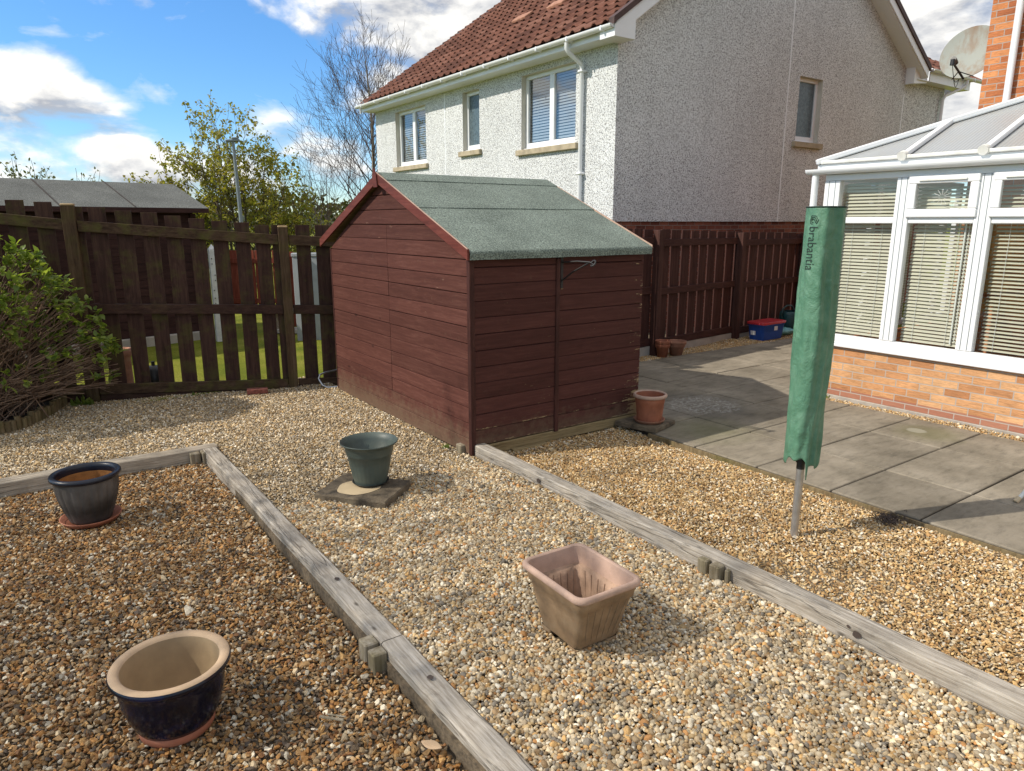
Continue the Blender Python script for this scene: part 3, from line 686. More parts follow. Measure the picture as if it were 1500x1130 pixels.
# roof: boards under overlapping felt sheets
EY0, EZ0 = 4.50, 1.612; EY1 = 7.50; slope = (2.235-EZ0)/(YR-EY0); RX0, RX1 = 2.785, 4.69
rf = MB()
def rz(y): return EZ0+slope*(y-EY0) if y <= YR else EZ0+slope*(YR-EY0)-(y-YR)*(slope*(YR-EY0)-.02)/(EY1-YR)
def feltsheet(mb, ya, yb, lift, n=14, wav=.004, drop=False):
    nx = 60; vs = []; fs = []
    ysv = [ya+(yb-ya)*k/n for k in range(n+1)]
    for j, y in enumerate(ysv):
        for i in range(nx+1):
            x = RX0+(RX1-RX0)*i/nx; w = wav*mnoise.noise(Vector((x*2.3, y*3.1, lift*100)))
            vs.append((x, y+w*(j in (0, n)), rz(y)+lift+w))
    if drop:
        pre = []
        for dy, dz in ((-.012, -.058), (-.016, -.03), (-.012, -.008)):
            for i in range(nx+1):
                x = RX0+(RX1-RX0)*i/nx; w = .006*mnoise.noise(Vector((x*3.3, 4, dz*60))); pre.append((x, ya+dy+w, rz(ya)+lift+dz+w*.6))
        vs = pre+vs
    m = len(vs)//(nx+1)
    for j in range(m-1):
        for i in range(nx): a = j*(nx+1)+i; fs.append((a, a+1, a+nx+2, a+nx+1))
    mb.add(vs, fs, True)
    # the sheet's thickness at its lower edge and at both ends
    for i in range(nx):
        a, b = vs[i], vs[i+1]; mb.add([a, b, (b[0], b[1], b[2]-.012), (a[0], a[1], a[2]-.012)], [(0, 3, 2, 1)])
feltsheet(rf, EY0, 5.36, .004, drop=True); feltsheet(rf, 5.27, 5.92, .012); feltsheet(rf, 5.85, YR, .020, 6)
# far slope
vs = []; fs = []
for j in range(9):
    for i in range(2): vs.append((RX0 if i == 0 else RX1, YR+(EY1-YR)*j/8, rz(YR+(EY1-YR)*j/8)+.016))
for j in range(8): fs.append((2*j, 2*j+1, 2*j+3, 2*j+2))
rf.add(vs, fs, True)
obj('roof_felt', rf, M['felt'], shed)
rb = MB()
rb.frame_box((RX0+.004, EY0+.005, rz(EY0)-.02), (RX1-RX0-.008, 0, 0), (0, YR-EY0-.005, rz(YR)-rz(EY0)), (0, 0, .018))
rb.frame_box((RX0+.004, EY1, rz(EY1)-.02), (RX1-RX0-.008, 0, 0), (0, YR-EY1, rz(YR)-rz(EY1)), (0, 0, .018))
obj('roof_boards', rb, M['bearer'], shed)
def barge(ya, za, yb, zb, w, label=None):
    d = Vector((0, yb-ya, zb-za)); mb = MB(); mb.frame_box((RX0-.022, ya, za), (.02, 0, 0), tuple(d), (0, 0, w)); return obj('bargeboard', mb, M['shed_barge'], shed, bevel=.002, label=label)
barge(EY0-.012, rz(EY0)-.068, YR-.004, rz(YR)-.072, .082); barge(EY1+.01, rz(EY1)-.068, YR+.004, rz(YR)-.072, .082)
rim = MB(); rim.frame_box((RX0-.024, EY0-.012, rz(EY0)+.0145), (.010, 0, 0), (0, YR-EY0, rz(YR)-rz(EY0)), (0, 0, .004)); obj('roof_edge_batten', rim, M['rim_pink'], shed)
rim = MB(); rim.frame_box((RX1, EY0-.012, rz(EY0)-.012), (.006, 0, 0), (0, YR-EY0, rz(YR)-rz(EY0)), (0, 0, .024)); obj('roof_edge_batten', rim, M['rim_pink'], shed)
fin = MB(); vs = [(RX0-.034, YR-.045, rz(YR)-.11), (RX0-.034, YR-.03, rz(YR)-.005), (RX0-.034, YR+.015, rz(YR)+.055), (RX0-.034, YR+.05, rz(YR)-.02), (RX0-.034, YR+.03, rz(YR)-.11)]
fin.add(vs+[(p[0]+.011, p[1], p[2]) for p in vs], [(0, 4, 3, 2, 1), (5, 6, 7, 8, 9)]+[(i, (i+1) % 5, 5+(i+1) % 5, 5+i) for i in range(5)]); obj('finial', fin, M['shed_barge'], shed)
br = MB(); bx = 3.712
br.box(bx-.012, bx+.012, Y0-.014, Y0-.005, 1.29, 1.57)
br.tube([(bx, Y0-.01, 1.50), (bx+.02, Y0-.18, 1.515), (bx+.05, Y0-.30, 1.512)], .007, 6)
br.tube([(bx, Y0-.01, 1.35), (bx+.02, Y0-.13, 1.43), (bx+.05, Y0-.29, 1.507)], .007, 6)
br.tube([(bx+.05, Y0-.30, 1.512)]+[(bx+.05+.014*sin(a), Y0-.315-.022*(1-cos(a)), 1.505+.022*sin(a)) for a in np.linspace(0, 5.5, 12)], .007, 6)
br.lathe((bx+.055, Y0-.335, 1.492), [(.0, 0), (.017, .001), (.017, .012), (0, .013)], 14)
for zz in (1.56, 1.505, 1.345): br.tube([(bx, Y0-.004, zz), (bx, Y0-.02, zz)], .009, 8)
obj('basket_bracket', br, M['iron'], shed)

# ------------------------------------------------------------------ left fence
LP = Vector((.477, 8.313, 0)); LU = Vector((.966, -.259, 0)).normalized(); LN = Vector((-.259, -.966, 0)).normalized()
def lf(s, n, z): p = LP+LU*s+LN*n; return (p.x, p.y, z)
lfence = thing('boundary_fence', "mossy dark brown paling fence behind the bush, lawn showing through", 'fence', lf(0, 0, 0))
def lbox(name, s0, s1, n0, n1, zf0, zf1, m, bevel=.003, lean=0, **kw):
    mb = MB(); vs = []
    for (s, k) in ((s0, 0), (s1, 1)):
        for n in (n0, n1):
            for zf in (zf0, zf1):
                z = zf[k] if isinstance(zf, tuple) else zf
                vs.append(lf(s+(lean if zf is zf1 else 0), n, z))
    mb.add(vs, [(0, 1, 3, 2), (4, 6, 7, 5), (0, 4, 5, 1), (2, 3, 7, 6), (0, 2, 6, 4), (1, 5, 7, 3)])
    return obj(name, mb, m, lfence, bevel=bevel, **kw)
zt = lambda s: 1.905-.108*(s+.5) if s < 2 else 1.69-.05*(s-2)
zm = lambda s: .98-.045*(s-.88)
zb = lambda s: .165-.045*(s-.26)
for (s0, s1, top) in ((-2.15, -2.04, 2.06), (.0, .115, 2.0), (2.005, 2.105, 1.785)):
    lbox('post', s0, s1, .0, -.085, -.05, top-.02, M['fence_post']); lbox('post_top', s0, s1, .0, -.085, top-.019, top, M['post_top'], .006)
for (s0, s1) in ((-2.03, -.005), (.12, 2.0), (2.11, 4.2)):
    lbox('rail', s0, s1, -.03, -.075, (zt(s0)-.105, zt(s1)-.105), (zt(s0), zt(s1)), M['fence_h'], label='top rail with green moss')
    lbox('rail', s0, s1, -.03, -.075, (zm(s0)-.10, zm(s1)-.10), (zm(s0), zm(s1)), M['fence_dark_h'])
    lbox('rail', s0, s1, -.02, -.07, (zb(s0)-.10, zb(s1)-.10), (zb(s0)+.003, zb(s1)+.003), M['fence_h'])
    lbox('gravel_board', s0, s1, -.035, -.07, (-.06, -.06), (zb(s0)-.104, zb(s1)-.104), M['fence_dark_h'])
bl = [(-2.10, 2.05), (-1.87, 2.05), (-1.64, 2.045), (-1.41, 2.04), (-1.18, 2.04), (-.945, 2.04), (-.71, 2.035), (-.475, 2.03), (-.24, 2.016), (.02, 1.975), (.22, 1.962), (.45, 1.936), (.68, 1.916), (.905, 1.885),
      (1.125, 1.856), (1.345, 1.833), (1.563, 1.818), (1.775, 1.794), (1.945, 1.792), (2.19, 1.791), (2.392, 1.791), (2.60, 1.785), (2.81, 1.78), (3.02, 1.78), (3.23, 1.78)]
rnd = random.Random(3)
for s, top in bl:
    lbox('board', s, s+.15+rnd.uniform(-.004, .004), -.078, -.098+rnd.uniform(-.002, .002), .02, top+rnd.uniform(-.004, .004), M['fence_v'], .002, lean=rnd.uniform(-.006, .006))

# ------------------------------------------------------------------ right fence
RP = Vector((7.27, 6.83, 0)); RU = Vector((.9937, .1117, 0)).normalized(); RN = Vector((.1117, -.9937, 0)).normalized()
rfence = thing('boundary_fence', "red-brown paling fence under the house gable, behind the patio", 'fence', tuple(RP))
def rb_(name, s0, s1, n0, n1, z0, z1, m, bevel=.003):
    mb = MB(); o = RP+RU*s0+RN*n0; mb.frame_box((o.x, o.y, z0), tuple(RU*(s1-s0)), tuple(RN*(n1-n0)), (0, 0, z1-z0)); return obj(name, mb, m, rfence, bevel=bevel)
for s, top in ((-2.1, 1.75), (-.05, 1.72), (2.06, 1.665), (4.13, 1.60)): rb_('post', s, s+.10, -.06, .045, -.1, top, M['fence_post2'])
for (s0, s1, dz) in ((-2.0, -.052, .03), (.052, 2.058, 0), (2.162, 4.128, -.035), (4.232, 6.4, -.07)):
    for (z0, z1) in ((1.495, 1.592), (.83, .925), (.10, .205)): rb_('rail', s0, s1, -.075, -.035, z0+dz, z1+dz, M['fence_h2'])
    rb_('gravel_board', s0, s1, -.07, -.04, -.06, .095+dz, M['concrete'])
gaps = [-2.0, -1.78, -1.56, -1.34, -1.12, -.90, -.68, -.46, -.245, -.02, .14, .366, .62, .85, 1.072, 1.29, 1.52, 1.78, 2.03, 2.26, 2.47, 2.74, 2.97, 3.24, 3.484, 3.73, 4.0, 4.22, 4.45, 4.7, 4.95, 5.2, 5.45, 5.7, 5.95, 6.2]
for a, b in zip(gaps[:-1], gaps[1:]):
    top = 1.725-.022*a if a > -3 else 1.7
    rb_('board', a+.021, b-.021, -.098, -.078, .04, top+rnd.uniform(-.006, .006), M['fence_v2'], .002)

# ------------------------------------------------------------------ neighbouring house
HX, HY, HX1, HY1 = 8.1, 8.65, 16.8, 17.5
house = thing('house', "large pebble-dashed two-storey house with brown tiled roof", 'house', (HX, HY, 0))
def wall_grid(mb, axis, plane, u0, u1, z0, z1, holes, rec=.11, flip=False, mi=0, mir=1):
    us = sorted({u0, u1, *[h[0] for h in holes], *[h[1] for h in holes]}); zs = sorted({z0, z1, *[h[2] for h in holes], *[h[3] for h in holes]})
    P = (lambda u, d, z: (plane+d, u, z)) if axis == 'X' else (lambda u, d, z: (u, plane+d, z))
    for a, b in zip(us[:-1], us[1:]):
        for c, d in zip(zs[:-1], zs[1:]):
            if any(a >= h[0]-1e-6 and b <= h[1]+1e-6 and c >= h[2]-1e-6 and d <= h[3]+1e-6 for h in holes): continue
            q = [P(a, 0, c), P(b, 0, c), P(b, 0, d), P(a, 0, d)]
            mb.poly(q if axis == 'Y' else q[::-1], mi)
    for (a, b, c, d) in holes:
        for e in ((a, c, b, c), (b, c, b, d), (b, d, a, d), (a, d, a, c)):
            q = [P(e[0], 0, e[1]), P(e[2], 0, e[3]), P(e[2], rec+.05, e[3]), P(e[0], rec+.05, e[1])]; mb.poly(q if axis == 'X' else q[::-1], mir)
    return P
ZB = 1.835
fw = MB(); holesF = [(9.63, 11.18, 3.13, 4.42), (12.62, 13.26, 3.26, 4.42), (14.86, 16.38, 3.13, 4.40)]
wall_grid(fw, 'X', HX, HY, HY1, ZB, 4.66, holesF); obj('front_wall', fw, [M['harl'], M['reveal']], house)
gwall = MB(); holesG = [(12.87, 13.64, 3.36, 4.56)]
wall_grid(gwall, 'Y', HY, HX, HX1, ZB, 4.66, holesG)
RX, RZ = 12.5, 8.02
gwall.poly([(HX, HY, 4.66), (HX1, HY, 4.66), (HX1, HY, 5.12), (RX, HY, 7.90), (HX, HY, 4.80)]); gwall.poly([(HX, HY, ZB), (HX1, HY, ZB), (HX1, HY+.06, ZB), (HX, HY+.06, ZB)][::-1])
obj('gable_wall', gwall, [M['harl'], M['reveal']], house)
bk = MB(); bk.poly([(HX+.03, HY1, -.2), (HX+.03, HY+.03, -.2), (HX+.03, HY+.03, ZB), (HX+.03, HY1, ZB)]); obj('brick_base', bk, M['house_brick_f'], house)
bk = MB(); bk.poly([(HX+.03, HY+.03, -.2), (HX1+2, HY+.03, -.2), (HX1+2, HY+.03, ZB), (HX+.03, HY+.03, ZB)]); obj('brick_base', bk, M['house_brick_g'], house)
ot = MB(); ot.poly([(HX+.05, HY1, -.2), (HX1, HY1, -.2), (HX1, HY1, 4.66), (RX, HY1, 7.85), (HX+.05, HY1, 4.66)][::-1]); ot.poly([(HX1, HY+.05, -.2), (HX1, HY1, -.2), (HX1, HY1, 4.66), (HX1, HY+.05, 4.66)]); obj('back_wall', ot, M['harl'], house)
jt = MB()
jt.box(HX-.004, HX+.004, 13.98, 14.01, ZB, 4.5); obj('movement_joint', jt, M['upvc'], house)
for xx, zz in ((12.50, 6.9), (16.78, 4.6)):
    jt = MB(); jt.box(xx, xx+.03, HY-.004, HY+.004, ZB, zz); obj('movement_joint', jt, M['upvc'], house)

def window(parent, axis, plane, u0, u1, z0, z1, lights, glassm, blind=None, blindm=None, rec=.10, pitch=.05, fw=.07, name='window', slat=.6):
    P = (lambda u, d, z: (plane+d, u, z)) if axis == 'X' else (lambda u, d, z: (u, plane+d, z))
    def bx(mb, a, b, c, d, e, f):
        p, q = P(a, e, c), P(b, f, d); mb.box(min(p[0], q[0]), max(p[0], q[0]), min(p[1], q[1]), max(p[1], q[1]), min(p[2], q[2]), max(p[2], q[2]))
    fr = MB(); w = (u1-u0)/lights
    bx(fr, u0, u1, z0, z0+fw*1.3, rec, rec+.06); bx(fr, u0, u1, z1-fw, z1, rec, rec+.06)
    edges = [u0+i*w for i in range(lights+1)]
    for i, e in enumerate(edges):
        a, b = (e, e+fw) if i == 0 else ((e-fw, e) if i == lights else (e-fw*.9, e+fw*.9)); bx(fr, a, b, z0+fw*1.3, z1-fw, rec, rec+.06)
    bx(fr, u0-.02, u1+.02, z0-.028, z0-.002, rec-.05, rec+.05)
    W_ = obj(name, fr, M['upvc'], parent, bevel=.006); ORG[W_] = ORG[parent].copy()
    pm = MB()
    for i in range(lights):
        a, b = edges[i]+fw, edges[i+1]-fw; q = [P(a, rec+.03, z0+fw), P(b, rec+.03, z0+fw), P(b, rec+.03, z1-fw), P(a, rec+.03, z1-fw)]
        pm.poly(q if axis == 'Y' else q[::-1])
    obj('pane', pm, glassm, W_)
    if blind:
        bm = MB()
        for i in range(lights):
            a, b = edges[i]+fw*.7, edges[i+1]-fw*.7; z = z0+fw
            while z < z1-fw:
                q = [P(a, rec+.085, z), P(b, rec+.085, z), P(b, rec+.085+.012, z+pitch*slat), P(a, rec+.085+.012, z+pitch*slat)]; bm.poly(q if axis == 'Y' else q[::-1]); z += pitch
        obj('blind', bm, blindm, W_)
        dk = MB(); q = [P(u0, rec+.3, z0), P(u1, rec+.3, z0), P(u1, rec+.3, z1), P(u0, rec+.3, z1)]; dk.poly(q if axis == 'Y' else q[::-1]); obj('room_dark', dk, M['dark'], W_)
    return W_
for (a, b, c, d), L, bl_ in zip(holesF, (2, 1, 2), (1, 0, 1)):
    w_ = window(house, 'X', HX, a, b, c+.03, d, L, M['glass_blue'] if bl_ else M['obscure'], bl_, M['blind_blue'], slat=.72)
    sl = MB(); sl.box(HX-.07, HX+.10, a-.09, b+.10, c-.10, c); obj('sill', sl, M['stone_sill'], w_, bevel=.008)
w_ = window(house, 'Y', HY, 12.87, 13.64, 3.39, 4.56, 1, M['obscure'])
sl = MB(); sl.box(12.77, 13.74, HY-.07, HY+.10, 3.255, 3.36); obj('sill', sl, M['stone_sill'], w_, bevel=.008)

# roof: rows of pantiles as real corrugated courses
TS = .705  # slope of the roof
def tiles(mb, xe, ze, xr, y0, y1, sgn, course=.29, tw=.25):
    run = abs(xr-xe); n = int(run/(course*cos(math.atan(TS))))+1; step = run/n; sub = 6
    nt = int((y1-y0)/tw)
    for r in range(n):
        xa, xb = xe+sgn*step*r, xe+sgn*step*(r+1)+sgn*.02; za, zb_ = ze+TS*step*r+.050, ze+TS*(step*(r+1)+.02)-.002
        off = 0
        for t in range(nt):
            ya = y0+t*tw; vs = []; jz = random.uniform(-.003, .003)
            for k in range(sub+1):
                u = k/sub; w = .042*max(0, sin(u*pi*2))**.8
                y = ya+u*tw*1.0
                vs.append((xa-sgn*.0, y, za+w+jz)); vs.append((xb, y, zb_+w+jz)); vs.append((xa+sgn*.004, y, za+w+jz-.016))
            fs = []
            for k in range(sub):
                a = 3*k; q = [(a, a+3, a+4, a+1), (a+2, a+5, a+3, a)]
                fs += q if sgn < 0 else [tuple(reversed(f)) for f in q]
            mb.add(vs, fs, False)
random.seed(9)
XE, ZEV = 7.66, 4.665
rt = MB(); tiles(rt, XE, ZEV, RX, 8.42, 17.66, 1)
rt.poly([(XE+.02, 8.42, ZEV-.03), (RX, 8.42, ZEV+TS*(RX-XE)-.04), (RX, 17.66, ZEV+TS*(RX-XE)-.04), (XE+.02, 17.66, ZEV-.03)])
XE2, ZE2 = 17.14, 5.08
rt.poly([(XE2, 8.42, ZE2), (RX, 8.42, ZEV+TS*(RX-XE)-.04), (RX, 17.66, ZEV+TS*(RX-XE)-.04), (XE2, 17.66, ZE2)][::-1])
roof = obj('roof', rt, M['tile'], house)
rg = MB(); rg.tube([(RX, 8.3, ZEV+TS*(RX-XE)+.0), (RX, 17.7, ZEV+TS*(RX-XE))], .11, 10); obj('ridge_tiles', rg, M['verge'], roof)
for i, (yy, s) in enumerate(((11.55, 2.05), (12.75, 2.05))):
    vt = MB(); x = XE+s*cos(math.atan(TS)); z = ZEV+TS*(x-XE)+.05; vt.frame_box((x, yy, z), (.20, 0, .20*TS), (0, .50, 0), (-.02, 0, .05)); obj('roof_vent', vt, M['terracotta_pale'], roof, bevel=.01)
# verges, bargeboards, soffits on the near gable
def slopebox(name, xa, za, xb, zb_, y0, y1, h, m, bev=.0):
    mb = MB(); mb.frame_box((xa, y0, za), (xb-xa, 0, zb_-za), (0, y1-y0, 0), (0, 0, h)); return obj(name, mb, m, house, bevel=bev)
zr = ZEV+TS*(RX-XE)
slopebox('verge_tiles', XE+.02, ZEV-.01, RX, zr-.01, 8.30, 8.418, .095, M['verge']); slopebox('verge_tiles', XE2+.02, ZE2-.01, RX+.01, zr-.03, 8.30, 8.418, .11, M['verge'])
slopebox('bargeboard', XE+.10, ZEV-.165, RX, zr-.23, 8.325, 8.350, .22, M['upvc'], .004); slopebox('bargeboard', XE2-.02, ZE2-.15, RX, zr-.20, 8.325, 8.350, .17, M['upvc'], .004)
slopebox('bargeboard', XE+.12, ZEV-.165, RX, zr-.245, 17.70, 17.73, .24, M['upvc'])
slopebox('soffit', HX+.02, ZEV+.07, RX, zr-.21, 8.351, 8.648, .02, M['upvc']); slopebox('soffit', XE2-.03, ZE2-.16, RX, zr-.21, 8.351, 8.648, .02, M['upvc'])
bxm = MB(); bxm.add([(7.72, 8.322, 4.50), (8.14, 8.322, 4.50), (8.14, 8.322, 4.97), (7.72, 8.322, 4.66), (7.72, 8.648, 4.50), (8.14, 8.648, 4.50), (8.14, 8.648, 4.97), (7.72, 8.648, 4.66)],
        [(0, 1, 2, 3), (7, 6, 5, 4), (0, 4, 5, 1), (1, 5, 6, 2), (2, 6, 7, 3), (3, 7, 4, 0)]); obj('box_end', bxm, M['upvc'], house)
bxm = MB(); bxm.add([(16.78, 8.455, 4.80), (17.35, 8.455, 4.86), (17.35, 8.455, 5.16), (16.78, 8.455, 5.22), (16.78, 8.648, 4.80), (17.35, 8.648, 4.86), (17.35, 8.648, 5.16), (16.78, 8.648, 5.22)],
        [(0, 1, 2, 3), (7, 6, 5, 4), (0, 4, 5, 1), (1, 5, 6, 2), (2, 6, 7, 3), (3, 7, 4, 0)]); obj('box_end', bxm, M['upvc'], house)
fs_ = MB(); fs_.box(7.78, 7.80, 8.65, 17.62, 4.53, 4.68); fs_.box(7.801, HX, 8.65, 17.62, 4.53, 4.545); obj('fascia', fs_, M['upvc'], house)
def gutter(parent, p0, p1, r=.055, m='upvc', name='gutter', brackets=True):
    p0, p1 = Vector(p0), Vector(p1); d = (p1-p0).normalized(); side = d.cross(Vector((0, 0, 1))); mb = MB(); n = 12; vs = []; fs = []
    for p in (p0, p1):
        for rr in (r, r*.88):
            for k in range(n+1):
                a = pi*k/n; vs.append(tuple(p+side*rr*cos(a)-Vector((0, 0, 1))*rr*sin(a)*.95))
    k = n+1
    for i in range(n): fs.append((i, i+1, 2*k+i+1, 2*k+i)); fs.append((k+i, 3*k+i, 3*k+i+1, k+i+1))
    for e in (0, 2*k):
        for i in range(n): fs.append((e+i, e+k+i, e+k+i+1, e+i+1))
    fs.append((0, 2*k, 3*k, k)); fs.append((n, k+n, 3*k+n, 2*k+n)); fs.append(tuple(range(n+1))); fs.append(tuple(reversed(range(2*k, 2*k+n+1)))); mb.add(vs, fs, False); L = (p1-p0).length
    o = obj(name, mb, M[m], parent); ORG[o] = ORG[parent].copy(); s = .35
    while brackets and s < L:
        c = p0+d*s; bkm = MB(); bkm.frame_box(tuple(c-side*r*1.1-Vector((0, 0, r*1.1))), tuple(d*.035), tuple(side*r*2.2), (0, 0, r*1.25)); s += .8
        obj('gutter_bracket', bkm, M[m], o, bevel=.012, segs=2)
    return o
gut = gutter(house, (7.70, 17.72, 4.665), (7.70, 8.34, 4.665), .062)
dp = MB(); dp.tube([(7.71, 9.42, 4.63), (7.71, 9.42, 4.52), (7.76, 9.42, 4.46), (8.0, 9.42, 4.34), (8.04, 9.42, 4.28), (8.04, 9.42, 0)], .036, 12); d_ = obj('downpipe', dp, M['upvc'], house); ORG[d_] = ORG[house].copy()
for zz in (4.2, 2.6): cl = MB(); cl.box(7.99, 8.10, 9.36, 9.48, zz, zz+.04); obj('pipe_clip', cl, M['upvc'], d_, bevel=.01)
# wing at the back of the gable
wg = MB(); WY = HY+.012
wg.poly([(HX1, WY, ZB), (18.66, WY, ZB), (18.66, WY, 4.95), (HX1, WY, 4.95)]); wg.poly([(18.66, WY, -.2), (18.66, 13, -.2), (18.66, 13, 4.95), (18.66, WY, 4.95)]); obj('wing_wall', wg, M['harl'], house)
wf = MB(); wf.box(17.352, 19.32, 8.40, 8.42, 4.89, 5.10); wf.box(16.9, 19.32, 8.421, 8.655, 4.89, 4.905); wf.box(19.30, 19.32, 8.42, 10, 4.89, 5.10); obj('wing_fascia', wf, M['upvc'], house)
gutter(house, (17.30, 8.335, 5.13), (19.75, 8.335, 5.13), .06)
wr = MB(); random.seed(5)
ex0, ex1, ey, ez, sl_ = 16.9, 19.75, 8.33, 5.13, .62
for r in range(8):
    ya, yb = ey+r*.27, ey+(r+1)*.27+.02; za, zb_ = ez+sl_*(ya-ey)+.02, ez+sl_*(yb-ey)
    xr_ = ex1-(ya-ey)*1.05; n = int((xr_-ex0)/.15)
    for t in range(n):
        xa = ex0+t*.15; vs = []
        for k in range(5):
            w = .028*max(0, sin(k/4*pi)) if t % 2 == 0 else 0; x = xa+.15*k/4; vs += [(x, ya, za+w), (x, yb, zb_+w), (x, ya+.004, za+w-.028)]
        fs = []
        for k in range(4): a = 3*k; fs += [(a, a+3, a+4, a+1), (a+2, a+5, a+3, a)]
        wr.add(vs, fs)
obj('wing_roof', wr, M['tile'], house)
wd = MB(); wd.tube([(19.0, 8.335, 5.08), (19.0, 8.335, 4.99), (18.98, 8.37, 4.93), (18.5, 8.56, 4.72), (18.46, 8.585, 4.62), (18.46, 8.585, 0)], .038, 10); obj('downpipe', wd, M['upvc'], house)

# ------------------------------------------------------------------ brick house (right) and satellite dish
bh = thing('brick_house', "orange brick house rising behind the conservatory roof", 'house', (10.0, 0, 0))
bw = MB(); bw.poly([(10.0, 4.22, -.1), (10.0, -6, -.1), (10.0, -6, 5.4), (10.0, 4.22, 5.4)]); obj('front_wall', bw, M['orange_brick_up'], bh)
bw = MB(); bw.poly([(10.0, 4.22, -.1), (10.0, 4.22, 5.4), (18, 4.22, 5.4), (18, 4.22, -.1)]); obj('side_wall', bw, M['orange_brick_side'], bh)
rb2 = MB(); rb2.box(9.6, 18, -6, 4.4, 5.4, 5.5); rb2.add([(9.55, -6, 5.5), (9.55, 4.5, 5.5), (18, 4.5, 5.5), (18, -6, 5.5), (13.8, -6, 8.4), (13.8, 4.5, 8.4)], [(0, 4, 5, 1), (2, 5, 4, 3), (1, 5, 2), (0, 3, 4)]); obj('roof', rb2, M['tile'], bh)
pm = MB(); pm.tube([(9.94, 3.90, 5.3), (9.94, 3.90, 0.05)], .04, 16); obj('downpipe', pm, M['upvc'], bh)
dish = thing('satellite_dish', "rusty white satellite dish on the brick house corner", 'satellite dish', (10.05, 4.3, 3.6))
DC = Vector((10.10, 4.44, 3.87)); dn = Vector((-.93, -.06, .34)).normalized(); da = dn.cross(Vector((0, 0, 1))).normalized(); db = da.cross(dn)
dm = MB(); vs = []; fs = []; nr, na = 8, 40
for sgn, th in ((0, 0), (1, .008)):
    for i in range(nr+1):
        r = i/nr
        for k in range(na):
            a = 2*pi*k/na; q = DC+da*(.335*r*cos(a))+db*(.335*r*sin(a))+dn*(.06*r*r-.03-th); vs.append(tuple(q))
for sgn in (0, 1):
    o_ = sgn*(nr+1)*na
    for i in range(nr):
        for k in range(na):
            f = (o_+i*na+k, o_+i*na+(k+1) % na, o_+(i+1)*na+(k+1) % na, o_+(i+1)*na+k); fs.append(f if sgn == 0 else tuple(reversed(f)))
dm.add(vs, fs, True); ed = [(nr*na+k, nr*na+(k+1) % na, (2*nr+1)*na+(k+1) % na, (2*nr+1)*na+k) for k in range(na)]; dm.add(vs, ed, True)
obj('reflector', dm, M['dish'], dish)
low = DC-db*.33; tip = low+dn*.40+da*(-.0)+Vector((0, 0, .0)); ar = MB()
ar.tube([tuple(low), tuple(tip)], .013, 8); ar.tube([tuple(low-da*.12+dn*.02), tuple(low+dn*.18)], .006, 6); ar.tube([tuple(low+da*.12+dn*.02), tuple(low+dn*.18)], .006, 6)
obj('feed_arm', ar, M['black'], dish)
ln = MB(); ln.tube([tuple(tip-Vector((0, 0, .03))), tuple(tip+Vector((0, 0, .035)))], [.03, .026], 10); ln.tube([tuple(tip+Vector((0, 0, .04))), tuple(tip+Vector((0, 0, .04))-dn*.1)], [.034, .028], 10); obj('receiver_head', ln, M['black'], dish)
mt = MB(); mt.tube([tuple(DC-dn*.04), tuple(DC-dn*.14), (10.3, 4.23, 3.75)], .02, 8); mt.box(10.24, 10.36, 4.222, 4.235, 3.65, 3.85); obj('mount', mt, M['steel'], dish)
cb_ = MB()
for k, dx in enumerate((0, .03)):
    a = tip-Vector((0, 0, .03)); b = low+da*.05; pts = []
    for t in np.linspace(0, 1, 12): p = a.lerp(b, t); pts.append((p.x+dx*sin(pi*t), p.y, p.z-(.10+dx*2)*sin(pi*t)))
    cb_.tube(pts, .004, 6)
obj('cable', cb_, M['black'], dish)

# ------------------------------------------------------------------ conservatory
CX, CY = 7.05, 4.34
con = thing('conservatory', "white-framed conservatory with cream blinds on a low orange brick wall", 'conservatory', (CX, 2.5, 0))
cw = MB(); cw.box(CX, CX+.10, -.6, CY-.02, .02, .545); obj('dwarf_wall', cw, M['orange_brick'], con)
cw = MB(); cw.box(CX+.102, 10, CY-.12, CY-.021, .02, .545); obj('dwarf_wall', cw, M['orange_brick_side'], con)
cp = MB(); cp.box(CX-.012, CX+.09, -.6, CY-.008, -.08, .018); obj('concrete_plinth', cp, M['concrete'], con, bevel=.006)
cs = MB(); cs.box(CX-.045, CX+.09, -.6, CY+.03, .546, .575); cs.box(CX-.02, CX+.08, -.6, CY+.005, .576, .60); obj('sill', cs, M['upvc'], con, bevel=.006)
def bar(mb, y0, y1, z0, z1, d0=0.0, d1=.065): mb.box(CX+d0, CX+d1, min(y0, y1), max(y0, y1), z0, z1)
ZT0, ZT1 = 1.81, 1.87; ZTOP = 2.235
mul = [(CY, 4.17), (3.595, 3.455), (2.885, 2.745), (2.175, 2.035), (1.465, 1.325), (.755, .615), (.045, -.095)]
fr = MB()
bar(fr, CY, -.6, .601, .668); bar(fr, CY, -.6, ZTOP, 2.30)
for a, b in mul: bar(fr, a, b, .669, ZTOP-.001, -.006, .07)
for i in range(len(mul)-1): bar(fr, mul[i][1]-.001, mul[i+1][0]+.001, ZT0, ZT1, .0, .06)
fr.box(CX+.072, 10, CY-.09, CY-.02, .601, .668); fr.box(CX+.072, 10, CY-.09, CY-.02, ZTOP, 2.30)
for xx in (7.9, 8.75, 9.6, 9.93): fr.box(xx, xx+.08, CY-.085, CY-.025, .669, ZTOP-.001)
obj('frame', fr, M['upvc'], con, bevel=.008, segs=2)
gr = MB()
for a, b in mul:
    for k in (.3, .7): y = a+(b-a)*k; gr.box(CX-.0075, CX-.0055, y-.003, y+.003, .68, ZTOP)
obj('frame_groove', gr, M['lamp_grey'], con)
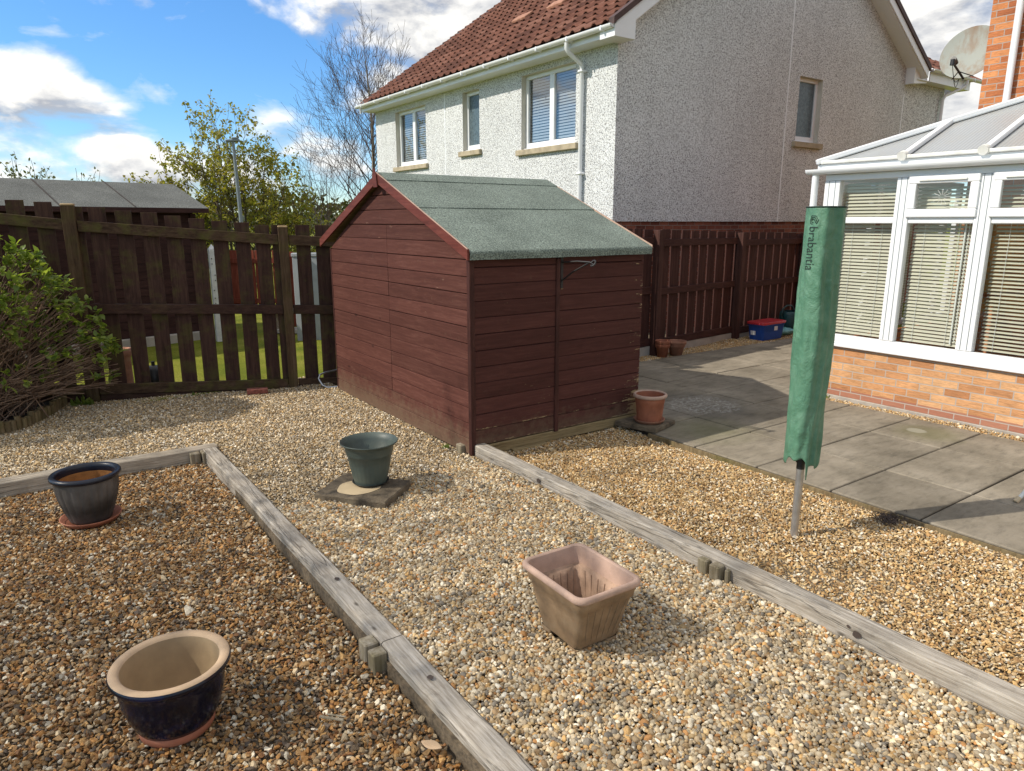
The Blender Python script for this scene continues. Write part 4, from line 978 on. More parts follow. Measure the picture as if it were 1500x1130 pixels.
# panes, opening fanlights, blinds
def blindmesh(y0, y1, z0, z1, pitch, w=.030, tilt=.45, gapx=.115):
    mb = MB(); z = z0+.02
    while z < z1-.01:
        x = CX+gapx; t = tilt; vs = [(x-w*.5*cos(t), y0, z-w*.5*sin(t)), (x, y0, z+.003), (x+w*.5*cos(t), y0, z+w*.5*sin(t))]; vs += [(p[0], y1, p[2]) for p in vs]
        mb.add(vs, [(0, 3, 4, 1), (1, 4, 5, 2)], True); z += pitch
    return mb
for i in range(len(mul)-1):
    ya, yb = mul[i+1][0], mul[i][1]; fan = i in (1, 2, 4, 5)
    p = MB(); p.poly([(CX+.03, yb, .66), (CX+.03, ya, .66), (CX+.03, ya, ZT0+.01), (CX+.03, yb, ZT0+.01)]); pn = obj('pane', p, M['glass'], con); ORG[pn] = ORG[con].copy()
    p2 = MB()
    if fan:
        f = MB(); o = .008; A, B, C, D = ya-.02, yb+.02, ZT1-.005, ZTOP+.01; t = .075
        bar(f, A, B, C, C+t, -.03, .02); bar(f, A, B, D-t, D, -.03, .02); bar(f, A, A+t, C+t, D-t, -.03, .02); bar(f, B-t, B, C+t, D-t, -.03, .02)
        fl = obj('fanlight', f, M['upvc'], con, bevel=.01, segs=2); ORG[fl] = ORG[con].copy()
        p2.poly([(CX-.005, B-t, C+t), (CX-.005, A+t, C+t), (CX-.005, A+t, D-t), (CX-.005, B-t, D-t)]); obj('pane', p2, M['glass'], fl)
        vn = MB(); vn.box(CX-.045, CX-.03, A+.10, B-.10, D-.055, D-.035); obj('trickle_vent', vn, M['upvc_dirty'], fl, bevel=.004)
        lead = MB(); yc, zc_ = (A+B)/2, (C+D)/2-.01
        for k in range(12):
            a = 2*pi*k/12; r1 = .085
            lead.tube([(CX-.007, yc+.02*cos(a), zc_+.02*sin(a)), (CX-.007, yc+r1*cos(a), zc_+r1*.85*sin(a))], .0022, 4)
        obj('leaded_motif', lead, M['upvc_dirty'], fl)
    else:
        p2.poly([(CX+.03, yb, ZT1-.01), (CX+.03, ya, ZT1-.01), (CX+.03, ya, ZTOP+.01), (CX+.03, yb, ZTOP+.01)]); obj('pane', p2, M['glass'], con)
    closed = i < 2
    bm = blindmesh(ya+.02, yb-.015, .67, ZT0, .034, .031, .95 if closed else .55); b_ = obj('blind', bm, M['blind_cream'], con); ORG[b_] = ORG[con].copy()
    bm = blindmesh(ya+.02, yb-.015, ZT1, ZTOP-(.015 if i == 0 else .085), .034, .031, .85 if closed else .55); bb_ = obj('blind', bm, M['blind_cream'], con); ORG[bb_] = ORG[con].copy()
    c = MB()
    for k in (.22, .75): y = yb+(ya-yb)*k; c.tube([(CX+.10, y, .68), (CX+.10, y, ZT0)], .002, 4)
    if i == 1: c.tube([(CX+.095, ya+.09, .70), (CX+.095, ya+.09, ZT0)], .008, 6); c.tube([(CX+.095, ya+.06, .72), (CX+.095, ya+.06, ZT0)], .003, 6)
    obj('blind_cord', c, M['cord'], b_)
for xa, xb in ((7.2, 7.88), (8.0, 8.73), (8.85, 9.58)):  # closed blinds added on the side wall to keep sunlight out of the room
    bm = MB(); z = .69
    while z < ZTOP-.02:
        y = CY-.13; bm.add([(xa, y+.010, z-.013), (xa, y, z), (xa, y-.010, z+.013), (xb, y+.010, z-.013), (xb, y, z), (xb, y-.010, z+.013)], [(0, 1, 4, 3), (1, 2, 5, 4)], True); z += .03
    b_ = obj('blind', bm, M['blind_cream'], con)
inn = MB(); inn.box(CX+.2, 9.9, -.6, 4.1, .0, .02); obj('floor', inn, M['inner_floor'], con)
# roof
ge = gutter(con, (CX-.075, 4.50, 2.352), (CX-.075, -.6, 2.352), .055, brackets=False)
fb = MB(); fb.box(CX-.03, CX+.02, -.6, 4.42, 2.301, 2.40); obj('eaves_beam', fb, M['upvc'], con)
dpc = MB(); dpc.tube([(CX-.055, 4.42, 2.32), (CX-.055, 4.42, -.02)], .034, 14); obj('downpipe', dpc, M['upvc'], con)
tanr = .435; A0 = Vector((CX-.05, 4.42, 2.40)); TT = 1.72
ap = A0+Vector((TT, -TT, TT*tanr))
def beam(p, q, w, h, name='roof_bar', m='upvc'):
    p, q = Vector(p), Vector(q); d = q-p; s = d.cross(Vector((0, 0, 1))).normalized()*w; u = s.cross(d).normalized()*h; mb = MB(); mb.frame_box(tuple(p-s*.5), tuple(d), tuple(s), tuple(u)); return obj(name, mb, M[m], con, bevel=.012, segs=2)
beam(A0, ap, .075, .055, 'hip_bar'); beam(ap, (ap.x, -.6, ap.z), .09, .07, 'ridge_bar')
rp = MB()
for k in range(1):
    rp.poly([tuple(A0), (A0.x, -.6, 2.40), (ap.x, -.6, ap.z), tuple(ap)][::-1])
rp.poly([tuple(A0), tuple(ap), (10, ap.y, ap.z), (10, 4.42, 2.40)][::-1])
rp.poly([(ap.x, -.6, ap.z), (10, -.6, 2.9), (10, ap.y, ap.z), tuple(ap)][::-1])
obj('roof_panel', rp, M['poly'], con)
for y in (3.55, 2.86, 2.15, 1.42, .7, 0.0):
    t = min(TT, A0.y-y); e = beam((A0.x, y, 2.405), (A0.x+t, y, 2.405+t*tanr), .055, .045)
    cap = MB(); cap.tube([(A0.x-.025, y, 2.425), (A0.x+.03, y, 2.44)], .043, 12); obj('bar_cap', cap, M['upvc_dirty'], con)
es = MB(); es.box(A0.x-.01, A0.x+.035, -.6, 4.38, 2.402, 2.438); obj('sheet_closure', es, M['upvc_dirty'], con, bevel=.008)
# a chair and dim things inside the room are hidden by the blinds; the back wall is the house's own brick

# ------------------------------------------------------------------ rotary airer in its cover
PX, PY = 3.672, 2.243
air = thing('rotary_airer', "folded rotary washing line in a green cover on a metal pole", 'rotary airer', (PX, PY, ZR))
pl = MB(); pl.tube([(PX, PY, ZR-.1), (PX, PY, .25), (PX, PY, .47)], .0225, 20); pole = obj('pole', pl, M['alu'], air); ORG[pole] = ORG[air].copy()
p2 = MB(); p2.tube([(PX, PY, .40), (PX, PY, .44)], .0235, 20); p2.tube([(PX, PY, .44), (PX, PY, .52)], .029, 20); obj('collar', p2, M['black'], air)
def cover_pt(t, z):
    """surface of the sleeve: angle t, height z"""
    h = (z-.46)/(1.90-.46)
    r0 = .090+.009*sin(h*3.0)+.004*h
    # soft corners where the folded arms push out
    r = r0*(1+.10*cos(3*(t-3.55)))
    p = Vector((cos(t)*1.6, sin(t)*1.6, z*3.2)); n = mnoise.fractal(p+Vector((3, 7, 1)), .8, 2.0, 4)
    f = mnoise.noise(Vector((cos(t)*2.5, sin(t)*2.5, z*1.1+9)))
    fold = .006*math.sin(t*9+2.5*sin(z*4))*(.35+.65*abs(mnoise.noise(Vector((t*.8, z*2, 3)))))
    r += .005*n*min(1, .35+h*1.0+.3)+.012*f+fold*(.4 if h > .96 else 1.25)
    lean = .012*(1-h)
    return Vector((PX+r*cos(t)-lean*.6, PY+r*sin(t)+lean*.3, z))
nz, ntm = 150, 96; vs = []; fs = []
for j in range(nz+1):
    for k in range(ntm):
        t = 2*pi*k/ntm; b = .455+.03*sin(t*2+1)+.012*sin(t*7)
        dd = (t-R_(238)); b -= .115*max(0, 1-abs(dd)/.14)          # a torn point hangs down at the right
        z = b+(1.90-b)*j/nz; vs.append(tuple(cover_pt(t, z)))
for j in range(nz):
    for k in range(ntm): fs.append((j*ntm+k, j*ntm+(k+1) % ntm, (j+1)*ntm+(k+1) % ntm, (j+1)*ntm+k))
cm = MB(); cm.add(vs, fs, True)
topc = len(cm.v); cm.add([vs[nz*ntm+k] for k in range(ntm)]+[(PX, PY, 1.895)], [(k, (k+1) % ntm, ntm) for k in range(ntm)], True)
cov = obj('cover', cm, M['cloth'], air); ORG[cov] = ORG[air].copy()
sd = cov.modifiers.new('thick', 'SOLIDIFY'); sd.thickness = .002; sd.offset = -1
hm = MB(); hm.tube([tuple(cover_pt(2*pi*k/48, 1.897)+Vector((0, 0, .004))) for k in range(49)], .0045, 6, caps=False); obj('hem', hm, M['ink'], cov)
# printed lettering runs down the sleeve
def wrap(u, v):
    """u: along the reading direction (down), v: up in the letter (to the right)"""
    z = 1.862-u; t = R_(170)+v/.10; return cover_pt(t, z)+Vector((cos(t), sin(t), 0))*.0026
cu = bpy.data.curves.new('lettering', 'FONT'); cu.body = "brabantia"; cu.size = .062; cu.space_character = 1.0; cu.resolution_u = 4
to = bpy.data.objects.new('lettering_tmp', cu); S.collection.objects.link(to); bpy.context.view_layer.update()
tm = bpy.data.meshes.new_from_object(to.evaluated_get(bpy.context.evaluated_depsgraph_get())); bpy.data.objects.remove(to)
bmt = bmesh.new(); bmt.from_mesh(tm); bmesh.ops.triangulate(bmt, faces=bmt.faces); bmesh.ops.subdivide_edges(bmt, edges=bmt.edges, cuts=3, use_grid_fill=True); wd_ = max(v.co.x for v in bmt.verts)
for v in bmt.verts: v.co = wrap(.062+v.co.x/wd_*.235, v.co.y*1.25-.006)
lm = MB(); idx = {v: i for i, v in enumerate(bmt.verts)}
lm.add([v.co for v in bmt.verts], [[idx[v] for v in f.verts] for f in bmt.faces]); bmt.free()
obj('lettering', lm, M['ink'], cov)
lg = MB()
def stroke(pts, w=.0015): lg.tube([tuple(wrap(a, b)) for a, b in pts], w, 5)
def dens_pts(poly):
    o_ = []
    for (a, b), (c, d) in zip(poly[:-1], poly[1:]):
        for k in range(5): o_.append((a+(c-a)*k/5, b+(d-b)*k/5))
    return o_+[poly[-1]]
stroke(dens_pts([(.050, .036), (.030, .046), (.008, .030), (.006, .004), (.030, -.008), (.048, -.004), (.050, .012)]))
stroke(dens_pts([(.044, .030), (.030, .036), (.016, .026), (.015, .010), (.030, .002), (.042, .006), (.042, .018)]))
stroke(dens_pts([(.036, .024), (.030, .026), (.024, .020), (.025, .012), (.032, .010)]))
obj('emblem', lg, M['ink'], cov)

# ------------------------------------------------------------------ pots
def pot(name, label, c, prof, m, fn=None, n=72, group='pots standing about the garden', inner=None, mi=None):
    return None
def lathe_obj(name, c, prof, m, parent, n=72, fn=None, **kw):
    mb = MB(); mb.lathe(c, prof, n, True, 0, fn); o = obj(name, mb, m, parent, **kw); return o
PG = 'empty plant pots standing about the garden'
def saucer(c, r, h, m, label, n=56):
    mb = MB(); mb.lathe(c, [(0, 0), (r*.86, 0), (r*.97, h*.75), (r, h), (r*.955, h*1.0), (r*.84, h*.28), (0, h*.25)], n); return solo('plant_saucer', mb, m, label, 'saucer', c, 'saucers under the pots')
# navy pot
c = (.302, 2.665, ZL+.004)
p = thing('plant_pot', "shiny navy blue glazed pot with wide bare cream rim", 'plant pot', (c[0], c[1], c[2]+.01), PG)
lathe_obj('body', (c[0], c[1], c[2]+.010), [(.12, .027), (.1385, .027), (.148, .045), (.165, .085), (.181, .145), (.188, .20), (.190, .228), (.203, .236), (.212, .247), (.213, .256), (.208, .2625)], M['navy'], p)
lathe_obj('foot', (c[0], c[1], c[2]), [(0, 0), (.130, 0), (.134, .006), (.1375, .036), (.118, .040), (.0, .04)], M['terracotta'], p)
lathe_obj('rim', (c[0], c[1], c[2]+.010), [(.2085, .2632), (.204, .2672), (.19, .268), (.178, .2655), (.172, .258)], M['cream_clay'], p)
lathe_obj('inside', (c[0], c[1], c[2]+.010), [(.1722, .2575), (.170, .24), (.168, .20), (.158, .12), (.138, .05), (.118, .022), (.02, .018), (.0, .018)], M['cream_clay_in'], p)
hl = MB(); hl.lathe((c[0], c[1]+.02, c[2]+.0285), [(.0, .0), (.012, 0.0), (.012, .0012), (0, .0012)], 14); obj('drain_hole', hl, M['dark'], p)
# grey ribbed pot
c = (.225, 5.07, ZL+.004)
saucer(c, .178, .034, M['terracotta'], "red clay saucer under the grey ribbed pot")
p = thing('plant_pot', "dark grey glazed ribbed pot with a navy rim, by the cross timber", 'plant pot', (c[0], c[1], c[2]+.01), PG)
rib = lambda t, r, z: r*(1-.034*max(0, cos(t*20))*(1 if .04 < z < .245 else 0))
pr = [(.0, 0), (.115, 0), (.122, .01), (.140, .06), (.157, .11), (.170, .16), (.178, .20), (.182, .235), (.183, .262), (.182, .285)]
lathe_obj('body', (c[0], c[1], c[2]+.010), pr, M['grey_glaze'], p, 176, rib)
lathe_obj('rim', (c[0], c[1], c[2]+.010), [(.1825, .284), (.196, .288), (.2035, .298), (.2035, .310), (.196, .319), (.182, .321), (.170, .314), (.165, .300), (.165, .27)], M['navy_rim'], p)
lathe_obj('inside', (c[0], c[1], c[2]+.010), [(.1652, .269), (.160, .20), (.140, .08), (.112, .02), (0, .02)], M['orange_soil'], p)
# green plastic pot on its slab
sl = MB(); q = [(1.475, 4.41), (1.80, 3.985), (2.125, 4.25), (1.80, 4.675)]; rnd = random.Random(2); ring = []
for (a, b), (c_, d) in zip(q, q[1:]+q[:1]):
    for k in range(6): t = k/6; ring.append((a+(c_-a)*t+rnd.uniform(-.006, .006), b+(d-b)*t+rnd.uniform(-.006, .006)))
m_ = len(ring); z1 = .042; vs = [(x, y, -.03) for x, y in ring]+[(x, y, z1-.008) for x, y in ring]+[(1.8+(x-1.8)*.97, 4.33+(y-4.33)*.97, z1) for x, y in ring]
sl.add(vs, [(i, (i+1) % m_, m_+(i+1) % m_, m_+i) for i in range(m_)]+[(m_+i, m_+(i+1) % m_, 2*m_+(i+1) % m_, 2*m_+i) for i in range(m_)]+[tuple(range(2*m_, 3*m_))])
slab = solo('paving_slab', sl, M['mossy_slab'], "mossy square stepping slab under the green plastic pot", 'slab', (1.8, 4.33, 0))
pt = MB(); pts = []
for k in range(40): a = 2*pi*k/40; rr = 1+.14*mnoise.noise(Vector((cos(a)*1.5, sin(a)*1.5, 2))); pts.append((1.775+.155*rr*cos(a), 4.335+.135*rr*sin(a), z1+.003))
pt.poly(pts); obj('bare_patch', pt, M['pale_patch'], slab)
c = (1.875, 4.375, z1+.004)
saucer(c, .128, .018, M['green_saucer'], "black-green saucer under the green plastic pot")
p = thing('plant_pot', "round green plastic pot with flared rim on a stepping slab", 'plant pot', (c[0], c[1], c[2]+.005), PG)
rib2 = lambda t, r, z: r*(1-.010*max(0, cos(t*26))*(1 if .03 < z < .185 else 0))
lathe_obj('body', (c[0], c[1], c[2]+.005), [(.0, 0), (.110, 0), (.112, .008), (.127, .07), (.142, .14), (.152, .205), (.157, .209), (.160, .222), (.168, .262), (.181, .284), (.197, .294), (.199, .298), (.196, .302)], M['green_plastic'], p, 156, rib2)
lathe_obj('inside', (c[0], c[1], c[2]+.005), [(.1958, .3022), (.178, .291), (.162, .262), (.154, .21), (.146, .202), (.138, .14), (.114, .03), (0, .02)], M['green_plastic'], p)
# square planter
def rsq(cx, cy, hx, hy, r, z, rot, n=5):
    o_ = []
    for (sx, sy, a0) in ((1, 1, 0), (-1, 1, pi/2), (-1, -1, pi), (1, -1, 3*pi/2)):
        for k in range(n+1):
            a = a0+pi/2*k/n; x, y = sx*(hx-r)+r*cos(a), sy*(hy-r)+r*sin(a); o_.append((cx+x*cos(rot)-y*sin(rot), cy+x*sin(rot)+y*cos(rot), z))
    return o_
def loft(mb, rings, mi=0, cap0=False, cap1=False, smooth=True):
    n = len(rings[0]); vs = [p for r in rings for p in r]; fs = []
    for i in range(len(rings)-1):
        for k in range(n): fs.append((i*n+k, i*n+(k+1) % n, (i+1)*n+(k+1) % n, (i+1)*n+k))
    mb.add(vs, fs, smooth, mi)
    if cap0: mb.add(rings[0], [tuple(reversed(range(n)))], False, mi)
    if cap1: mb.add(rings[-1], [tuple(range(n))], False, mi)
pc = (1.893, 2.16); rot = R_(-2); z0 = .005
p = thing('planter', "square pinkish-brown plastic planter on the pale pebbles", 'planter', (pc[0], pc[1], z0), PG)
bd = MB(); loft(bd, [rsq(*pc, .112, .128, .03, z0+.022, rot), rsq(*pc, .118, .135, .03, z0+.03, rot), rsq(*pc, .136, .175, .03, z0+.17, rot), rsq(*pc, .148, .193, .034, z0+.232, rot), rsq(*pc, .156, .201, .036, z0+.238, rot), rsq(*pc, .166, .211, .042, z0+.287, rot)], cap0=True)
obj('body', bd, M['planter_out'], p)
rm = MB(); loft(rm, [rsq(*pc, .151, .200, .03, z0+.284, rot), rsq(*pc, .172, .217, .045, z0+.286, rot), rsq(*pc, .180, .224, .048, z0+.294, rot), rsq(*pc, .180, .224, .048, z0+.308, rot), rsq(*pc, .174, .219, .046, z0+.317, rot), rsq(*pc, .163, .209, .042, z0+.319, rot), rsq(*pc, .156, .203, .038, z0+.313, rot)]); obj('rim', rm, M['rim_pink'], p)
ins = MB(); loft(ins, [rsq(*pc, .156, .203, .038, z0+.313, rot), rsq(*pc, .143, .188, .034, z0+.236, rot)]); obj('collar', ins, M['rim_pink'], p)
ins = MB(); loft(ins, [rsq(*pc, .143, .188, .034, z0+.236, rot), rsq(*pc, .139, .184, .032, z0+.231, rot), rsq(*pc, .129, .172, .030, z0+.229, rot), rsq(*pc, .122, .158, .028, z0+.16, rot), rsq(*pc, .108, .125, .028, z0+.035, rot)], cap1=True)
obj('inside', ins, M['planter_in'], p)
ft = MB()
for sx in (-1, 1):
    for sy in (-1, 1):
        x, y = sx*.083, sy*.098; loft(ft, [rsq(pc[0]+x*cos(rot)-y*sin(rot), pc[1]+x*sin(rot)+y*cos(rot), .03, .033, .012, z0-.012, rot, 3), rsq(pc[0]+x*cos(rot)-y*sin(rot), pc[1]+x*sin(rot)+y*cos(rot), .032, .036, .012, z0+.024, rot, 3)], cap0=True)
obj('foot', ft, M['planter_out'], p)
fl = MB(); fi = MB()
for side in range(2):
    for k in range(6):
        u = -.085+.034*k
        pts = []
        for t in np.linspace(0, 1, 7):
            z = z0+.05+.185*t; 
            if side == 0: lx, ly = u*(.9+.35*t), -(.1405+.0525*t+.001)
            else: lx, ly = (.1215+.0275*t+.001), u*(1.05+.4*t)
            pts.append((pc[0]+lx*cos(rot)-ly*sin(rot), pc[1]+lx*sin(rot)+ly*cos(rot), z))
        fl.tube(pts, [.002, .004, .0045, .0045, .0045, .004, .002], 6)
        
        q = []
        for t in np.linspace(0, 1, 6):
            z = z0+.06+.16*t
            if side == 0: lx, ly = u*(.9+.30*t), (.131+.037*t)
            else: lx, ly = (.112+.014*t), u*(1.05+.35*t)
            q.append((pc[0]+lx*cos(rot)-ly*sin(rot), pc[1]+lx*sin(rot)+ly*cos(rot), z))
        fi.tube(q, .0022, 5)
obj('fluting', fl, M['planter_out'], p); obj('inner_fluting', fi, M['planter_in'], p)
# terracotta pot by the shed
bl2 = MB(); bl2.frame_box((4.475, 4.14, .0), (.36, .10, 0), (-.12, .40, 0), (0, 0, .045)); solo('paving_slab', bl2, M['mossy_slab'], "small worn slab under the terracotta pot by the shed", 'slab', (4.6, 4.3, 0), bevel=.006)
c = (4.60, 4.345, .048)
saucer(c, .142, .03, M['terracotta_pale'], "pale-edged terracotta saucer under the pot beside the shed")
p = thing('plant_pot', "fluted terracotta pot with rolled rim at the shed corner", 'plant pot', (c[0], c[1], c[2]+.008), PG)
rib3 = lambda t, r, z: r*(1-.018*max(0, cos(t*24))*(1 if .02 < z < .165 else 0))
lathe_obj('body', (c[0], c[1], c[2]+.008), [(0, 0), (.108, 0), (.112, .01), (.121, .09), (.128, .172), (.131, .176), (.134, .222)], M['terracotta'], p, 144, rib3)
lathe_obj('rim', (c[0], c[1], c[2]+.008), [(.1335, .221), (.147, .224), (.154, .236), (.152, .249), (.143, .256), (.133, .254), (.128, .246)], M['rim_pink'], p)
lathe_obj('inside', (c[0], c[1], c[2]+.008), [(.128, .246), (.124, .18), (.104, .02), (0, .02)], M['terracotta'], p)
# nested flower pots at the fence
def flowerpot(c, R, h, m, label, lip=.3):
    mb = MB(); mb.lathe(c, [(0, 0), (R*.66, 0), (R*.84, h*(1-lip)), (R*.98, h*(1-lip)+.004), (R, h*.97), (R*.985, h), (R*.9, h), (R*.87, h*.9), (R*.62, .015), (0, .015)], 48); return solo('flower_pot', mb, m, label, 'plant pot', c, 'nested flower pots at the fence foot')
flowerpot((7.253, 6.66, .0), .100, .185, M['terracotta'], "bright terracotta flower pot holding another, at the fence post foot")
flowerpot((7.253, 6.66, .047), .103, .185, M['terracotta'], "bright terracotta flower pot nested on top of another at the fence")
flowerpot((7.53, 6.66, .0), .125, .165, M['terracotta_pale'], "weathered brown flower pot, bottom of the wider nested pair")
flowerpot((7.535, 6.66, .035), .136, .165, M['terracotta_pale'], "weathered wide-rimmed flower pot nested in the wider pair")

# ------------------------------------------------------------------ storage box, watering can and odds by the fence
bx = thing('storage_box', "blue plastic storage box with red lid by the fence", 'storage box', (9.78, 6.79, 0))
bm_ = MB(); cxy = (9.78, 6.80); loft(bm_, [rsq(*cxy, .27, .125, .04, .004, R_(2)), rsq(*cxy, .285, .135, .045, .10, R_(2)), rsq(*cxy, .30, .148, .045, .235, R_(2)), rsq(*cxy, .31, .158, .045, .24, R_(2)), rsq(*cxy, .31, .158, .045, .252, R_(2))], cap0=True, cap1=True); body = obj('body', bm_, M['blue_box'], bx); ORG[body] = ORG[bx].copy()
ld = MB(); loft(ld, [rsq(*cxy, .318, .165, .05, .253, R_(2)), rsq(*cxy, .32, .167, .05, .285, R_(2)), rsq(*cxy, .305, .152, .045, .292, R_(2)), rsq(*cxy, .295, .142, .04, .288, R_(2))], cap0=True, cap1=True); obj('lid', ld, M['red_lid'], bx)
for k in range(7):
    pass
st = MB(); st.frame_box((9.78, 6.651, .15), (.09, .003, 0), (0, -.002, 0), (0, .0, .065)); obj('sticker', st, M['sticker'], body)
st = MB(); st.frame_box((9.4865, 6.87, .085), (.0005, -.09, 0), (-.002, 0, 0), (-.004, 0, .065)); obj('sticker', st, M['sticker'], body)
wc = thing('watering_can', "dark teal watering can standing behind the blue box", 'watering can', (10.72, 7.02, .06))
C = Vector((10.72, 7.02, .06)); b = MB(); b.lathe(C, [(0, 0), (.165, 0), (.17, .01), (.165, .24), (.155, .285), (.12, .30), (.115, .295), (.145, .28), (.15, .1), (0, .03)], 32); obj('body', b, M['can_green'], wc)
h = MB(); h.tube([tuple(C+Vector((-.16, .0, .12))), tuple(C+Vector((-.235, 0, .24))), tuple(C+Vector((-.21, 0, .34))), tuple(C+Vector((-.10, 0, .395))), tuple(C+Vector((.04, 0, .385))), tuple(C+Vector((.12, 0, .30)))], .014, 10); obj('handle', h, M['can_green'], wc)
sp_ = MB(); sp_.tube([tuple(C+Vector((.12, 0, .06))), tuple(C+Vector((.22, .0, .18))), tuple(C+Vector((.36, .0, .36)))], [.032, .022, .015], 12); obj('spout', sp_, M['can_green'], wc)
bg_ = MB(); vs = []; fs = []; n1, n2 = 28, 14
for j in range(n2+1):
    for k in range(n1):
        a = 2*pi*k/n1; ph = pi*j/n2; d = Vector((sin(ph)*cos(a), sin(ph)*sin(a), cos(ph))); r = 1+.28*mnoise.fractal(d*2.1+Vector((4, 1, 2)), .8, 2, 3); vs.append((10.33+.27*d.x*r, 6.87+.10*d.y*r, .055+.065*d.z*r))
for j in range(n2):
    for k in range(n1): fs.append((j*n1+k, (j+1)*n1+k, (j+1)*n1+(k+1) % n1, j*n1+(k+1) % n1))
bg_.add(vs, fs, True); solo('plastic_bag', bg_, M['bag'], "crumpled teal plastic bag beside the blue box", 'bag', (10.33, 6.87, 0))
tb = MB(); tb.lathe((10.62, 6.96, .0), [(0, 0), (.10, 0), (.10, .055), (0, .058)], 24); solo('round_tub', tb, M['beige'], "flat beige round tub beneath the watering can", 'tub', (10.62, 6.96, 0))
for k, (x, y, z, L) in enumerate(((10.84, 6.98, 0, "lower brown brick of the pair at the fence corner"), (10.87, 7.0, .068, "upper brown brick of the pair at the fence corner"))):
    b = MB(); b.frame_box((x, y, z), (.21, .02, 0), (-.01, .10, 0), (0, 0, .065)); solo('brick', b, M['terracotta_pale'], L, 'brick', (x, y, z), bevel=.005)
sk = MB(); sk.tube([(11.28, 7.16, 0), (11.235, 7.155, .7), (11.21, 7.16, 1.27)], .014, 8); solo('wooden_pole', sk, M['post_top'], "pale thin wooden pole leaning in the fence corner", 'pole', (11.28, 7.16, 0))
bk_ = MB(); o = Vector((1.95, 7.80, .0)); bk_.frame_box(tuple(o), tuple(LU*.215), tuple(LN*.1), (0, 0, .05))
for k in range(3): q = o+LU*(.03+.066*k)+LN*.101; bk_.frame_box((q.x, q.y, .012), tuple(LU*.045), tuple(LN*.003), (0, 0, .03))
solo('brick', bk_, M['red_brick'], "red brick lying on the gravel at the fence foot", 'brick', tuple(o), bevel=.004)
# tubular metal frames
tf = MB(); tf.tube([(2.93, 7.62, .17), (2.78, 7.60, .165), (2.70, 7.58, .15), (2.675, 7.56, .11), (2.70, 7.52, .04), (2.74, 7.48, .015), (2.95, 7.42, .015)], .011, 10); solo('metal_frame', tf, M['steel'], "bent grey tubular frame poking out behind the shed", 'metal frame', (2.8, 7.5, 0))
lg_ = MB(); lg_.tube([(5.30, 1.655, .012), (5.52, 1.60, .20), (5.80, 1.53, .44)], .013, 12); lg_.tube([(5.80, 1.53, .44), (6.25, 1.43, .45), (6.27, 1.05, .45), (5.83, 1.1, .44)], .013, 10); lg_.tube([(6.25, 1.43, .45), (6.4, 1.40, .012)], .013, 10); lg_.tube([(5.83, 1.1, .44), (5.33, 1.2, .012)], .013, 10)
ch = thing('garden_chair', "light grey tubular chair leg on the patio at the right edge", 'chair', (5.8, 1.4, 0)); obj('frame', lg_, M['upvc_dirty'], ch)
cap = MB(); cap.tube([(5.282, 1.66, .002), (5.312, 1.652, .028)], .017, 12); obj('rubber_foot', cap, M['beige'], ch)
st_ = MB(); st_.box(5.8, 6.3, 1.03, 1.45, .462, .475); obj('seat', st_, M['upvc_dirty'], ch, bevel=.005)

# ------------------------------------------------------------------ small debris on the gravel
lfm = MB()
def curled(mb, c, L, w, rot, curl=.25):
    vs = []; n = 6
    for i in range(n+1):
        t = i/n; ww = w*sin(pi*min(.97, t*.95+.03)); x = (t-.5)*L; z = curl*L*(t-.5)**2*2
        for s in (-1, 0, 1): vs.append((c[0]+x*cos(rot)-s*ww*sin(rot), c[1]+x*sin(rot)+s*ww*cos(rot), c[2]+z+(.012 if s else 0)*ww/w))
    fs = []
    for i in range(n):
        for s in range(2): a = i*3+s; fs.append((a, a+3, a+4, a+1))
    mb.add(vs, fs, True)
curled(lfm, (1.03, 1.97, ZL+.025), .085, .022, 2.1); lfm2 = solo('dry_leaf', lfm, M['cream_clay'], "curled dry leaf on brown chippings by the near timber", 'leaf', (1.03, 1.97, ZL)); sdm = lfm2.modifiers.new('t', 'SOLIDIFY'); sdm.thickness = .0012
for (x, y, z, a, L, lab) in ((.83, 2.30, ZL+.018, 2.35, .10, "pale split wood chip on the brown chippings"), (.36, 3.42, ZL+.016, .62, .16, "dark thin twig among brown chippings behind the navy pot"), (2.06, 1.55, ZM+.018, .15, .05, "flat grey wood sliver among the pale pebbles")):
    b = MB(); d = Vector((cos(a), sin(a), .02)); n_ = Vector((-sin(a), cos(a), 0)); w = .012 if L < .12 else .005
    b.frame_box((x, y, z), tuple(d*L), tuple(n_*w), (0, 0, .006)); b.frame_box((x+.01, y+.004, z+.0062), tuple(d*L*.8), tuple(n_*w*.6), (0, 0, .004)); solo('wood_chip', b, M['peg'] if L < .12 else M['twig'], lab, 'wood chip', (x, y, z), bevel=.001)
rnd = random.Random(12); wdm = MB()
for k in range(70):
    a = rnd.random()*6.28; r = rnd.uniform(.01, .06); x, y = 4.33+rnd.gauss(0, .045), 2.0+rnd.gauss(0, .03)
    wdm.tube([(x, y, -.02), (x+r*cos(a), y+r*sin(a), rnd.uniform(-.005, .03)), (x+1.6*r*cos(a+.5), y+1.6*r*sin(a+.5), rnd.uniform(-.01, .02))], .0022, 4)
solo('dead_weed', wdm, M['twig'], "withered dark weed clump at the patio edge", 'weed', (4.33, 2.0, -.03))

